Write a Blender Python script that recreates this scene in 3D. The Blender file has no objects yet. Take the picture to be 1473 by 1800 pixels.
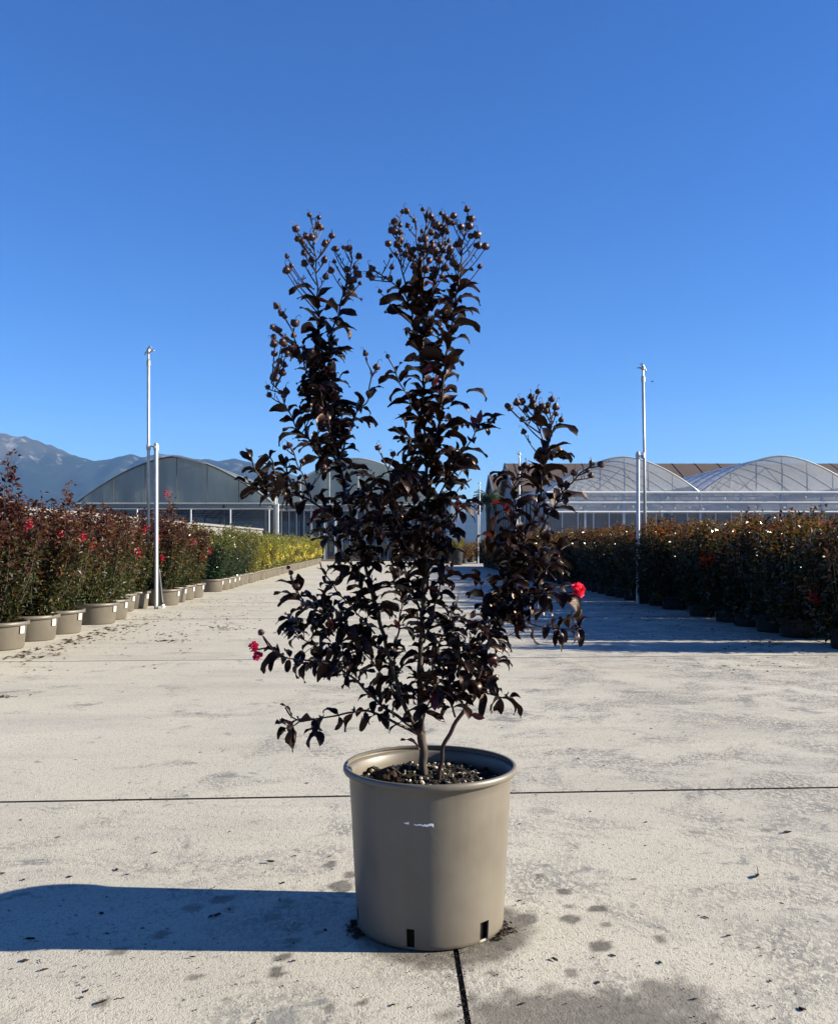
import bpy, bmesh, math, random
import numpy as np
from mathutils import Vector, Matrix, noise as mnoise

random.seed(7)
rng = np.random.default_rng(7)
R = math.radians
SC = bpy.context.scene
COL = SC.collection

# ------------------------------------------------------------------ camera
CAM_H = 0.9
FPX = 1650.0            # focal length in photograph pixels (1473 wide)
CX, HY = 736.5, 955.0   # principal column, horizon row
cd = bpy.data.cameras.new('camera')
cam = bpy.data.objects.new('camera', cd)
COL.objects.link(cam)
cam.location = (0, 0, CAM_H)
cam.rotation_euler = (R(90), 0, 0)
cd.sensor_fit = 'VERTICAL'
cd.sensor_height = 36.0
cd.lens = 36.0 * FPX / 1800.0
cd.shift_y = (HY - 900.0) / 1800.0
cd.clip_start = 0.05
cd.clip_end = 20000
SC.camera = cam

# ------------------------------------------------------------------ sky, sun, exposure
SUN_EL, SUN_AZ = R(21.5), R(-2.4)      # azimuth from +X
W = bpy.data.worlds.new('World')
SC.world = W
W.use_nodes = True
nt = W.node_tree
bg = nt.nodes['Background']
sky = nt.nodes.new('ShaderNodeTexSky')
sky.sky_type = 'NISHITA'
sky.sun_disc = False
sky.sun_elevation = SUN_EL
sky.sun_rotation = R(90) - SUN_AZ
sky.altitude = 2000
sky.air_density = 1.3
sky.dust_density = 0.2
sky.ozone_density = 8.5
hs = nt.nodes.new('ShaderNodeHueSaturation')
hs.inputs['Saturation'].default_value = 1.10
hs.inputs['Hue'].default_value = 0.51
nt.links.new(sky.outputs[0], hs.inputs['Color'])
nt.links.new(hs.outputs[0], bg.inputs['Color'])
bg.inputs['Strength'].default_value = 0.056

sd = bpy.data.lights.new('sun', 'SUN')
sd.energy = 5.0
sd.angle = R(0.53)
sd.color = (1.0, 0.92, 0.745)
sun = bpy.data.objects.new('sun', sd)
COL.objects.link(sun)
sdir = Vector((math.cos(SUN_EL) * math.cos(SUN_AZ), math.cos(SUN_EL) * math.sin(SUN_AZ), math.sin(SUN_EL)))
sun.rotation_euler = sdir.to_track_quat('Z', 'Y').to_euler()
sun.location = (40, -5, 30)

SC.view_settings.view_transform = 'Standard'
SC.view_settings.look = 'None'
SC.view_settings.exposure = 1.66
SC.view_settings.gamma = 1.0
SC.view_settings.use_curve_mapping = False
SC.render.engine = 'CYCLES'
SC.cycles.use_denoising = True
SC.cycles.max_bounces = 8
SC.cycles.transparent_max_bounces = 16
SC.cycles.volume_bounces = 0


def P(px, py, Y):
    """point of the place at depth Y that the photograph shows at (px, py)"""
    return Vector(((px - CX) / FPX * Y, Y, CAM_H - (py - HY) / FPX * Y))


def G(px, py):
    Y = CAM_H * FPX / (py - HY)
    return Vector(((px - CX) / FPX * Y, Y, 0))


# ------------------------------------------------------------------ helpers
class MB:
    def __init__(s):
        s.v, s.f = [], []

    def add(s, vs, fs):
        b = len(s.v)
        s.v += [tuple(v) for v in vs]
        s.f += [tuple(i + b for i in f) for f in fs]

    def box(s, x0, x1, y0, y1, z0, z1):
        s.add([(x0, y0, z0), (x1, y0, z0), (x1, y1, z0), (x0, y1, z0), (x0, y0, z1), (x1, y0, z1), (x1, y1, z1), (x0, y1, z1)],
              [(0, 3, 2, 1), (4, 5, 6, 7), (0, 1, 5, 4), (1, 2, 6, 5), (2, 3, 7, 6), (3, 0, 4, 7)])

    def tube(s, pts, rad, n=6, cap=True):
        pts = [Vector(p) for p in pts]
        if not hasattr(rad, '__len__'):
            rad = [rad] * len(pts)
        up = Vector((0.31, 0.17, 0.94))
        rings = []
        for i, p in enumerate(pts):
            d = (pts[min(i + 1, len(pts) - 1)] - pts[max(i - 1, 0)])
            if d.length < 1e-9:
                d = Vector((0, 0, 1))
            d.normalize()
            a = up - d * up.dot(d)
            if a.length < 0.05:
                a = Vector((1, 0, 0)) - d * d.x
            a.normalize()
            b = d.cross(a)
            up = a
            rings.append([p + (a * math.cos(2 * math.pi * k / n) + b * math.sin(2 * math.pi * k / n)) * rad[i] for k in range(n)])
        vs = [v for r in rings for v in r]
        fs = []
        for i in range(len(pts) - 1):
            for k in range(n):
                fs.append((i * n + k, i * n + (k + 1) % n, (i + 1) * n + (k + 1) % n, (i + 1) * n + k))
        if cap:
            fs.append(tuple(reversed(range(n))))
            m = (len(pts) - 1) * n
            fs.append(tuple(m + k for k in range(n)))
        s.add(vs, fs)

    def lathe(s, prof, n=24, c=(0, 0, 0)):
        vs = []
        for r, z in prof:
            for k in range(n):
                a = 2 * math.pi * k / n
                vs.append((c[0] + r * math.cos(a), c[1] + r * math.sin(a), c[2] + z))
        fs = []
        for i in range(len(prof) - 1):
            for k in range(n):
                fs.append((i * n + k, i * n + (k + 1) % n, (i + 1) * n + (k + 1) % n, (i + 1) * n + k))
        s.add(vs, fs)

    def mesh(s, name, mat, smooth=False):
        me = bpy.data.meshes.new(name)
        me.from_pydata(s.v, [], s.f)
        if mat is not None:
            me.materials.append(mat)
        if smooth:
            me.polygons.foreach_set('use_smooth', [True] * len(me.polygons))
        me.update()
        return me

    def build(s, name, mat, parent=None, smooth=False, **kw):
        return link(name, s.mesh(name, mat, smooth), parent, **kw)


def link(name, me, parent=None, **props):
    o = bpy.data.objects.new(name, me)
    COL.objects.link(o)
    if parent is not None:
        o.parent = parent
    for k, v in props.items():
        o[k] = v
    return o


def thing(name, label, cat, loc=(0, 0, 0), group=None, rz=0.0):
    o = bpy.data.objects.new(name, None)
    COL.objects.link(o)
    o.location = loc
    o.rotation_euler = (0, 0, rz)
    o.empty_display_size = 0.1
    o['label'] = label
    o['category'] = cat
    if group:
        o['group'] = group
    return o


def smooth_path(pts, n=6):
    pts = [np.array(p, float) for p in pts]
    if len(pts) < 3:
        return [pts[0] + (pts[-1] - pts[0]) * t for t in np.linspace(0, 1, n + 1)]
    ext = [2 * pts[0] - pts[1]] + pts + [2 * pts[-1] - pts[-2]]
    out = []
    for i in range(1, len(ext) - 2):
        p0, p1, p2, p3 = ext[i - 1:i + 3]
        for t in np.linspace(0, 1, n, endpoint=False):
            out.append(0.5 * ((2 * p1) + (-p0 + p2) * t + (2 * p0 - 5 * p1 + 4 * p2 - p3) * t * t + (-p0 + 3 * p1 - 3 * p2 + p3) * t ** 3))
    out.append(pts[-1])
    return out


# ------------------------------------------------------------------ materials
def newmat(name):
    m = bpy.data.materials.new(name)
    m.use_nodes = True
    return m, m.node_tree, m.node_tree.nodes['Principled BSDF']


def nd(t, typ, **kw):
    n = t.nodes.new(typ)
    for k, v in kw.items():
        if k.startswith('i_'):
            n.inputs[k[2:].replace('_', ' ')].default_value = v
        else:
            setattr(n, k, v)
    return n


def noise(t, scale, detail=4, rough=0.55, vec=None, dist=0.0):
    n = nd(t, 'ShaderNodeTexNoise')
    n.inputs['Scale'].default_value = scale
    n.inputs['Detail'].default_value = detail
    n.inputs['Roughness'].default_value = rough
    n.inputs['Distortion'].default_value = dist
    if vec is not None:
        t.links.new(vec, n.inputs['Vector'])
    return n.outputs['Fac']


def ramp(t, fac, p0, p1, c0=(0, 0, 0, 1), c1=(1, 1, 1, 1)):
    r = nd(t, 'ShaderNodeValToRGB')
    r.color_ramp.elements[0].position = p0
    r.color_ramp.elements[1].position = p1
    r.color_ramp.elements[0].color = c0
    r.color_ramp.elements[1].color = c1
    t.links.new(fac, r.inputs[0])
    return r.outputs[0]


def mix(t, fac, a, b, blend='MIX'):
    m = nd(t, 'ShaderNodeMix', data_type='RGBA', blend_type=blend)
    for sock, v in ((m.inputs[0], fac), (m.inputs[6], a), (m.inputs[7], b)):
        if hasattr(v, 'is_linked'):
            t.links.new(v, sock)
        elif isinstance(v, (int, float)):
            sock.default_value = v
        else:
            sock.default_value = (*v[:3], 1)
    return m.outputs[2]


def math_(t, op, a, b=None):
    m = nd(t, 'ShaderNodeMath', operation=op)
    for i, v in enumerate((a, b)):
        if v is None:
            continue
        if hasattr(v, 'is_linked'):
            t.links.new(v, m.inputs[i])
        else:
            m.inputs[i].default_value = v
    return m.outputs[0]


def bump(t, bsdf, h, strength=0.3, dist=0.01):
    b = nd(t, 'ShaderNodeBump')
    b.inputs['Strength'].default_value = strength
    b.inputs['Distance'].default_value = dist
    t.links.new(h, b.inputs['Height'])
    t.links.new(b.outputs[0], bsdf.inputs['Normal'])


def worldpos(t):
    return nd(t, 'ShaderNodeNewGeometry').outputs['Position']


def objpos(t):
    return nd(t, 'ShaderNodeTexCoord').outputs['Object']


def simple(name, col, rough=0.6, metal=0.0, var=0.15, scale=20.0, spec=0.5):
    m, t, b = newmat(name)
    n = noise(t, scale, 5, 0.6, objpos(t))
    c0 = tuple(c * (1 - var) for c in col)
    c1 = tuple(min(1, c * (1 + var)) for c in col)
    t.links.new(ramp(t, n, 0.3, 0.7, (*c0, 1), (*c1, 1)), b.inputs['Base Color'])
    b.inputs['Roughness'].default_value = rough
    b.inputs['Metallic'].default_value = metal
    b.inputs['Specular IOR Level'].default_value = spec
    return m


def leafmat(name, col=None, rough=0.45, trans=0.25, spec=0.5, tr_gain=1.6, varobj=False, veins=False, spec_tint=None):
    """leaf surface; colour from the mesh's 'tint' attribute when col is None"""
    m, t, b = newmat(name)
    if col is None:
        a = nd(t, 'ShaderNodeAttribute', attribute_name='tint').outputs['Color']
    else:
        n = noise(t, 9.0, 3, 0.6, worldpos(t))
        a = ramp(t, n, 0.3, 0.7, (*[c * 0.55 for c in col], 1), (*[c * 1.5 for c in col], 1))
    if varobj:
        oi = nd(t, 'ShaderNodeObjectInfo').outputs['Random']
        v = nd(t, 'ShaderNodeHueSaturation')
        t.links.new(math_(t, 'ADD', math_(t, 'MULTIPLY', oi, 0.5), 0.75), v.inputs['Value'])
        t.links.new(math_(t, 'ADD', math_(t, 'MULTIPLY', oi, 0.03), 0.485), v.inputs['Hue'])
        t.links.new(a, v.inputs['Color'])
        a = v.outputs[0]
    t.links.new(a, b.inputs['Base Color'])
    b.inputs['Roughness'].default_value = rough
    b.inputs['Specular IOR Level'].default_value = spec
    if spec_tint:
        b.inputs['Specular Tint'].default_value = (*spec_tint, 1)
    out = t.nodes['Material Output']
    if trans > 0:
        tr = nd(t, 'ShaderNodeBsdfTranslucent')
        g = mix(t, 1.0, a, (tr_gain, tr_gain * 0.9, tr_gain * 0.5), 'MULTIPLY')
        t.links.new(g, tr.inputs['Color'])
        ms = nd(t, 'ShaderNodeMixShader')
        ms.inputs[0].default_value = trans
        t.links.new(b.outputs[0], ms.inputs[1])
        t.links.new(tr.outputs[0], ms.inputs[2])
        t.links.new(ms.outputs[0], out.inputs['Surface'])
    if veins:
        bump(t, b, noise(t, 60, 2, 0.5, objpos(t)), 0.25, 0.004)
    return m


def film(name, col, alpha=0.3, trans=0.5, rough=0.35, streak=0.25):
    """translucent greenhouse sheet"""
    m, t, b = newmat(name)
    p = worldpos(t)
    mp = nd(t, 'ShaderNodeMapping')
    mp.inputs['Scale'].default_value = (1.0, 1.0, 0.25)
    t.links.new(p, mp.inputs['Vector'])
    n = noise(t, 0.9, 5, 0.6, mp.outputs[0])
    c = ramp(t, n, 0.3, 0.72, (*[x * (1 - streak) for x in col], 1), (*[min(1, x * (1 + streak)) for x in col], 1))
    t.links.new(c, b.inputs['Base Color'])
    b.inputs['Roughness'].default_value = rough
    tr = nd(t, 'ShaderNodeBsdfTranslucent')
    t.links.new(c, tr.inputs['Color'])
    tp = nd(t, 'ShaderNodeBsdfTransparent')
    m1 = nd(t, 'ShaderNodeMixShader')
    m1.inputs[0].default_value = trans
    t.links.new(b.outputs[0], m1.inputs[1])
    t.links.new(tr.outputs[0], m1.inputs[2])
    m2 = nd(t, 'ShaderNodeMixShader')
    m2.inputs[0].default_value = alpha
    t.links.new(m1.outputs[0], m2.inputs[1])
    t.links.new(tp.outputs[0], m2.inputs[2])
    t.links.new(m2.outputs[0], t.nodes['Material Output'].inputs['Surface'])
    bump(t, b, noise(t, 3.0, 3, 0.6, mp.outputs[0]), 0.3, 0.05)
    return m


def concrete_mat():
    m, t, b = newmat('weathered_concrete')
    p = worldpos(t)
    big = noise(t, 0.55, 5, 0.6, p)
    mid = noise(t, 2.3, 7, 0.68, p, 0.6)
    fine = noise(t, 46, 6, 0.7, p)
    grit = noise(t, 210, 3, 0.7, p)
    base = ramp(t, big, 0.3, 0.7, (0.395, 0.364, 0.298, 1), (0.475, 0.442, 0.372, 1))
    # rubbed patches where the pale skin has gone, broken up by the brushed grain; more of them to the right
    sx = nd(t, 'ShaderNodeSeparateXYZ')
    t.links.new(p, sx.inputs[0])
    xw = math_(t, 'MULTIPLY', math_(t, 'MINIMUM', math_(t, 'MAXIMUM', sx.outputs[0], -1.5), 2.0), 0.036)
    mp = nd(t, 'ShaderNodeMapping')
    mp.inputs['Scale'].default_value = (1.0, 0.6, 1.0)
    mp.inputs['Rotation'].default_value = (0, 0, R(35))
    t.links.new(p, mp.inputs['Vector'])
    patch = ramp(t, math_(t, 'ADD', mid, xw), 0.49, 0.62)
    br = ramp(t, noise(t, 62, 6, 0.72, mp.outputs[0], 0.5), 0.46, 0.52)
    worn = math_(t, 'MULTIPLY', patch, br)
    base = mix(t, math_(t, 'MULTIPLY', worn, 0.85), base, (0.178, 0.172, 0.158))
    # solid grey bald spots
    bald = ramp(t, math_(t, 'ADD', noise(t, 5.5, 7, 0.7, p, 0.8), math_(t, 'MULTIPLY', patch, 0.07)), 0.62, 0.66)
    base = mix(t, math_(t, 'MULTIPLY', bald, 0.8), base, (0.175, 0.178, 0.166))
    # grey-green film
    alg = ramp(t, noise(t, 1.1, 5, 0.65, p, 0.4), 0.54, 0.76)
    base = mix(t, math_(t, 'MULTIPLY', alg, 0.38), base, (0.22, 0.222, 0.20))
    # squiggly pores of the brushed skin
    sq = noise(t, 120, 4, 0.65, mp.outputs[0], 1.4)
    pore = ramp(t, sq, 0.37, 0.47, (1, 1, 1, 1), (0, 0, 0, 1))
    base = mix(t, math_(t, 'MULTIPLY', pore, 0.62), base, (0.15, 0.135, 0.112))
    sp = ramp(t, grit, 0.36, 0.45, (1, 1, 1, 1), (0, 0, 0, 1))
    base = mix(t, math_(t, 'MULTIPLY', sp, 0.4), base, (0.105, 0.095, 0.08))
    vo = nd(t, 'ShaderNodeTexVoronoi')
    vo.inputs['Scale'].default_value = 17
    t.links.new(p, vo.inputs['Vector'])
    dots = ramp(t, vo.outputs['Distance'], 0.06, 0.10, (1, 1, 1, 1), (0, 0, 0, 1))
    gate = ramp(t, noise(t, 3.1, 3, 0.6, p), 0.42, 0.58)
    base = mix(t, math_(t, 'MULTIPLY', math_(t, 'MULTIPLY', dots, gate), 0.8), base, (0.07, 0.06, 0.045))
    # long faint smears across the lane
    mp2 = nd(t, 'ShaderNodeMapping')
    mp2.inputs['Scale'].default_value = (0.35, 1.6, 1.0)
    mp2.inputs['Rotation'].default_value = (0, 0, R(4))
    t.links.new(p, mp2.inputs['Vector'])
    smear = ramp(t, noise(t, 1.3, 6, 0.65, mp2.outputs[0], 0.5), 0.50, 0.70)
    base = mix(t, math_(t, 'MULTIPLY', smear, 0.35), base, (0.20, 0.195, 0.18))
    # water marks
    wet = nd(t, 'ShaderNodeAttribute', attribute_name='wet').outputs['Fac']
    wj = math_(t, 'MULTIPLY', wet, ramp(t, fine, 0.2, 0.55, (0.8, 0.8, 0.8, 1), (1.1, 1.1, 1.1, 1)))
    base = mix(t, wj, base, (0.062, 0.051, 0.039))
    t.links.new(base, b.inputs['Base Color'])
    rr = math_(t, 'SUBTRACT', 0.85, math_(t, 'MULTIPLY', wet, 0.25))
    t.links.new(rr, b.inputs['Roughness'])
    b.inputs['Specular IOR Level'].default_value = 0.3
    h = math_(t, 'ADD', math_(t, 'MULTIPLY', sq, 0.9), math_(t, 'MULTIPLY', worn, -0.4))
    h = math_(t, 'ADD', h, math_(t, 'MULTIPLY', grit, 0.3))
    bump(t, b, h, 0.6, 0.004)
    return m


def pot_mat(name, col, dusty=True):
    m, t, b = newmat(name)
    o = objpos(t)
    n = noise(t, 7, 6, 0.65, o)
    mp = nd(t, 'ShaderNodeMapping')
    mp.inputs['Scale'].default_value = (30, 30, 2.0)
    t.links.new(o, mp.inputs['Vector'])
    st = noise(t, 1.5, 4, 0.6, mp.outputs[0])
    c = ramp(t, n, 0.3, 0.72, (*[x * 0.86 for x in col], 1), (*[x * 1.1 for x in col], 1))
    c = mix(t, math_(t, 'MULTIPLY', ramp(t, st, 0.45, 0.7), 0.22), c, tuple(min(1, x * 1.3) for x in col))
    dirt = ramp(t, noise(t, 38, 5, 0.7, o), 0.66, 0.74)
    c = mix(t, math_(t, 'MULTIPLY', dirt, 0.3), c, (0.07, 0.06, 0.045))
    # splashed soil round the foot
    z = nd(t, 'ShaderNodeSeparateXYZ')
    t.links.new(o, z.inputs[0])
    foot = ramp(t, math_(t, 'ADD', z.outputs[2], math_(t, 'MULTIPLY', noise(t, 12, 5, 0.6, o), 0.06)), 0.03, 0.075, (1, 1, 1, 1), (0, 0, 0, 1))
    c = mix(t, math_(t, 'MULTIPLY', foot, 0.3), c, (0.12, 0.095, 0.07))
    t.links.new(c, b.inputs['Base Color'])
    t.links.new(ramp(t, n, 0.3, 0.7, (0.36, 0.36, 0.36, 1), (0.55, 0.55, 0.55, 1)), b.inputs['Roughness'])
    bump(t, b, math_(t, 'ADD', noise(t, 26, 4, 0.6, o), math_(t, 'MULTIPLY', st, 0.4)), 0.12, 0.004)
    return m


def bark_mat():
    m, t, b = newmat('crape_bark')
    o = worldpos(t)
    mp = nd(t, 'ShaderNodeMapping')
    mp.inputs['Scale'].default_value = (60, 60, 9)
    t.links.new(o, mp.inputs['Vector'])
    n = noise(t, 2.0, 5, 0.65, mp.outputs[0])
    t.links.new(ramp(t, n, 0.35, 0.68, (0.008, 0.005, 0.004, 1), (0.056, 0.034, 0.024, 1)), b.inputs['Base Color'])
    b.inputs['Roughness'].default_value = 0.75
    bump(t, b, n, 0.6, 0.004)
    return m


def mountain_mat():
    m, t, b = newmat('mountain_rock_and_forest')
    p = worldpos(t)
    z = nd(t, 'ShaderNodeSeparateXYZ')
    t.links.new(p, z.inputs[0])
    n = noise(t, 0.012, 7, 0.65, p)
    n2 = noise(t, 0.004, 5, 0.6, p)
    mp = nd(t, 'ShaderNodeMapping')
    mp.inputs['Scale'].default_value = (1, 1, 0.2)
    t.links.new(p, mp.inputs['Vector'])
    cl = noise(t, 0.022, 5, 0.6, mp.outputs[0])
    f = ramp(t, n, 0.35, 0.65, (0.002, 0.005, 0.004, 1), (0.008, 0.013, 0.009, 1))
    hi = math_(t, 'ADD', math_(t, 'DIVIDE', z.outputs[2], 360.0), math_(t, 'MULTIPLY', math_(t, 'SUBTRACT', n2, 0.5), 0.9))
    hr = ramp(t, hi, 0.70, 0.95)
    c = mix(t, math_(t, 'MULTIPLY', hr, 0.8), f, (0.052, 0.047, 0.041))
    rock = math_(t, 'MULTIPLY', ramp(t, cl, 0.56, 0.66), ramp(t, hi, 0.5, 0.75))
    c = mix(t, math_(t, 'MULTIPLY', rock, 0.8), c, (0.175, 0.16, 0.148))
    t.links.new(c, b.inputs['Base Color'])
    b.inputs['Roughness'].default_value = 0.95
    b.inputs['Specular IOR Level'].default_value = 0.1
    return m


M = {}
M['concrete'] = concrete_mat()
M['joint'] = simple('joint_dirt', (0.055, 0.045, 0.035), 0.95, scale=40, spec=0.1)
M['earth'] = simple('packed_earth', (0.16, 0.13, 0.10), 0.95, var=0.35, scale=0.6, spec=0.1)
M['mat'] = simple('black_weed_mat', (0.035, 0.034, 0.032), 0.9, var=0.4, scale=4, spec=0.15)
M['pot'] = pot_mat('taupe_plastic', (0.112, 0.096, 0.075))
M['pot_far'] = pot_mat('pale_taupe_plastic', (0.096, 0.083, 0.066))
M['pot_black'] = simple('black_plastic', (0.005, 0.005, 0.0055), 0.7, var=0.3, scale=12)
M['soil'] = simple('potting_soil', (0.012, 0.009, 0.006), 0.95, var=0.6, scale=60, spec=0.15)
M['clod'] = simple('brown_soil_clod', (0.035, 0.022, 0.014), 0.95, var=0.5, scale=70, spec=0.1)
M['pebble'] = simple('pale_grit', (0.34, 0.28, 0.20), 0.8, var=0.6, scale=30)
M['pebble_d'] = simple('dark_grit', (0.022, 0.016, 0.011), 0.85, var=0.6, scale=30)
M['bark'] = bark_mat()
M['twig'] = simple('dark_red_twig', (0.022, 0.009, 0.008), 0.55, var=0.5, scale=60, spec=0.3)
M['leaf'] = leafmat('dark_plum_leaf', (0.0088, 0.0040, 0.0038), rough=0.36, trans=0.06, spec=0.25, tr_gain=4.0, spec_tint=(1.0, 0.72, 0.60), veins=True)
M['leaf_red'] = leafmat('young_red_leaf', (0.075, 0.008, 0.010), rough=0.4, trans=0.3, spec=0.4, veins=True)
M['leaf_pale'] = leafmat('dusty_leaf', (0.022, 0.016, 0.015), rough=0.42, trans=0.08, spec=0.5, veins=True)
M['capsule'] = simple('seed_capsule_skin', (0.042, 0.008, 0.007), 0.5, var=0.7, scale=90)
M['petal'] = leafmat('hot_pink_petal', (0.75, 0.030, 0.150), rough=0.6, trans=0.4, spec=0.2, tr_gain=1.0)
M['petal_red'] = leafmat('coral_red_petal', (0.80, 0.030, 0.085), rough=0.6, trans=0.35, spec=0.2, tr_gain=1.0)
M['petal_field'] = leafmat('red_blossom', (0.40, 0.012, 0.042), rough=0.6, trans=0.35, spec=0.2, tr_gain=1.0)
M['petal_yellow'] = leafmat('yellow_blossom', (0.58, 0.50, 0.10), rough=0.6, trans=0.35, spec=0.2, tr_gain=1.0)
M['foliage'] = leafmat('shrub_leaf', None, rough=0.45, trans=0.30, spec=0.3, varobj=True)
M['foliage_gloss'] = leafmat('glossy_shrub_leaf', None, rough=0.21, trans=0.32, spec=0.5, varobj=True)
M['stem'] = simple('shrub_stem', (0.045, 0.032, 0.022), 0.8, var=0.4, scale=30)
M['galv'] = simple('galvanised_steel', (0.40, 0.41, 0.42), 0.5, metal=0.3, var=0.2, scale=9)
M['white'] = simple('white_painted_metal', (0.72, 0.73, 0.73), 0.5, var=0.08, scale=3)
M['whitetag'] = simple('white_label', (0.42, 0.41, 0.38), 0.5, var=0.06, scale=30)
M['scrap'] = simple('torn_label_paper', (0.85, 0.86, 0.88), 0.4, var=0.05, scale=30)
M['hose'] = simple('black_hose', (0.02, 0.02, 0.02), 0.5)
M['brass'] = simple('sprinkler_metal', (0.42, 0.38, 0.30), 0.4, metal=0.8)
M['film_grey'] = film('grey_green_sheet', (0.40, 0.45, 0.40), alpha=0.14, trans=0.5, rough=0.4, streak=0.22)
M['film_pale'] = film('pale_clear_film', (0.56, 0.58, 0.585), alpha=0.40, trans=0.45, rough=0.3, streak=0.18)
M['film_roof'] = film('roof_film', (0.58, 0.60, 0.62), alpha=0.30, trans=0.36, rough=0.25, streak=0.12)
M['film_roof_grey'] = film('grey_roof_film', (0.34, 0.38, 0.38), alpha=0.15, trans=0.5, rough=0.35, streak=0.12)
M['curtain'] = film('rolled_curtain_film', (0.50, 0.52, 0.53), alpha=0.15, trans=0.35, rough=0.3, streak=0.12)
M['net'] = film('dark_shade_net', (0.035, 0.042, 0.042), alpha=0.18, trans=0.15, rough=0.8, streak=0.3)
M['net_pale'] = film('grey_shade_net', (0.15, 0.165, 0.165), alpha=0.2, trans=0.3, rough=0.8, streak=0.3)
M['frame'] = simple('greenhouse_steel', (0.48, 0.50, 0.50), 0.5, metal=0.5, var=0.12, scale=4)
M['frame_dark'] = simple('dark_greenhouse_steel', (0.05, 0.056, 0.056), 0.9, metal=0.0, var=0.2, scale=4)
M['rail'] = simple('pale_rail', (0.27, 0.28, 0.27), 0.55, var=0.12, scale=2)
M['roofbrown'] = simple('brown_roof_sheet', (0.062, 0.040, 0.031), 0.9, var=0.25, scale=1.2)
M['barnwall'] = simple('grey_barn_wall', (0.24, 0.25, 0.26), 0.85, var=0.15, scale=0.5)
M['board'] = simple('whitewashed_board', (0.16, 0.15, 0.142), 0.75, var=0.14, scale=2.5)
M['deadleaf'] = simple('dry_dead_leaf', (0.030, 0.018, 0.012), 0.8, var=0.6, scale=60, spec=0.2)
M['litter'] = simple('dark_leaf_crumb', (0.030, 0.021, 0.014), 0.9, var=0.5, scale=20, spec=0.1)
M['litter_brown'] = simple('brown_leaf_crumb', (0.085, 0.050, 0.026), 0.9, var=0.5, scale=20, spec=0.1)
M['mountain'] = mountain_mat()
M['palmtrunk'] = simple('palm_trunk_fibre', (0.11, 0.085, 0.06), 0.95, var=0.4, scale=6)
M['palm'] = leafmat('palm_frond', (0.045, 0.065, 0.022), rough=0.5, trans=0.2)
M['bird'] = simple('dark_feather', (0.03, 0.03, 0.035), 0.8)
M['field'] = simple('far_field', (0.10, 0.11, 0.055), 0.95, var=0.35, scale=0.02, spec=0.1)

# ================================================================== ground, path, mountains
def grid_mesh(name, X, Y, Z, mat, attrs=None, smooth=True, skirt=0.0):
    ny, nx = X.shape
    v = np.stack([X, Y, Z], -1).reshape(-1, 3)
    idx = np.arange(nx * ny).reshape(ny, nx)
    f = np.stack([idx[:-1, :-1], idx[:-1, 1:], idx[1:, 1:], idx[1:, :-1]], -1).reshape(-1, 4)
    verts, faces = v.tolist(), f.tolist()
    ntop = len(faces)
    if skirt:
        ring = list(idx[0, :]) + list(idx[1:, -1]) + list(idx[-1, -2::-1]) + list(idx[-2:0:-1, 0])
        b = len(verts)
        n = len(ring)
        verts += [(v[i][0], v[i][1], v[i][2]) for i in ring]
        verts += [(v[i][0], v[i][1], v[i][2] - skirt) for i in ring]
        for k in range(n):
            k2 = (k + 1) % n
            faces.append((b + k2, b + k, b + n + k, b + n + k2))
    me = bpy.data.meshes.new(name)
    me.from_pydata(verts, [], faces)
    me.materials.append(mat)
    if skirt:
        me.materials.append(M['joint'])
        me.polygons.foreach_set('material_index', [0] * ntop + [1] * (len(faces) - ntop))
    sm = [smooth] * ntop + [False] * (len(faces) - ntop)
    me.polygons.foreach_set('use_smooth', sm)
    if attrs:
        for an, av in attrs.items():
            a = me.attributes.new(an, 'FLOAT', 'POINT')
            vals = np.zeros(len(verts), np.float32)
            vals[:nx * ny] = av.reshape(-1)
            a.data.foreach_set('value', vals)
    me.update()
    return me


def circle_ground():
    mb = MB()
    n = 48
    rs = [60, 200, 700, 2000, 3900]
    mb.v.append((0, 0, -0.05))
    for r in rs:
        for k in range(n):
            a = 2 * math.pi * k / n
            mb.v.append((r * math.cos(a), r * math.sin(a), -0.05))
    for k in range(n):
        mb.f.append((0, 1 + k, 1 + (k + 1) % n))
    for i in range(len(rs) - 1):
        for k in range(n):
            a, b = 1 + i * n + k, 1 + i * n + (k + 1) % n
            mb.f.append((a, a + n, b + n, b))
    return mb


circle_ground().build('ground', M['earth'], kind='structure')

# water marks left on the concrete (photo column, row, half width, half height, strength)
def z7(x, y, rx, ry, s):
    return (x / 2.3016, 1480 + y / 2.3016, rx / 2.3016, ry / 2.3016, s)


def z8(x, y, rx, ry, s):
    return (833 + x / 2.3016, 1380 + y / 2.3016, rx / 2.3016, ry / 2.3016, s)


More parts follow.
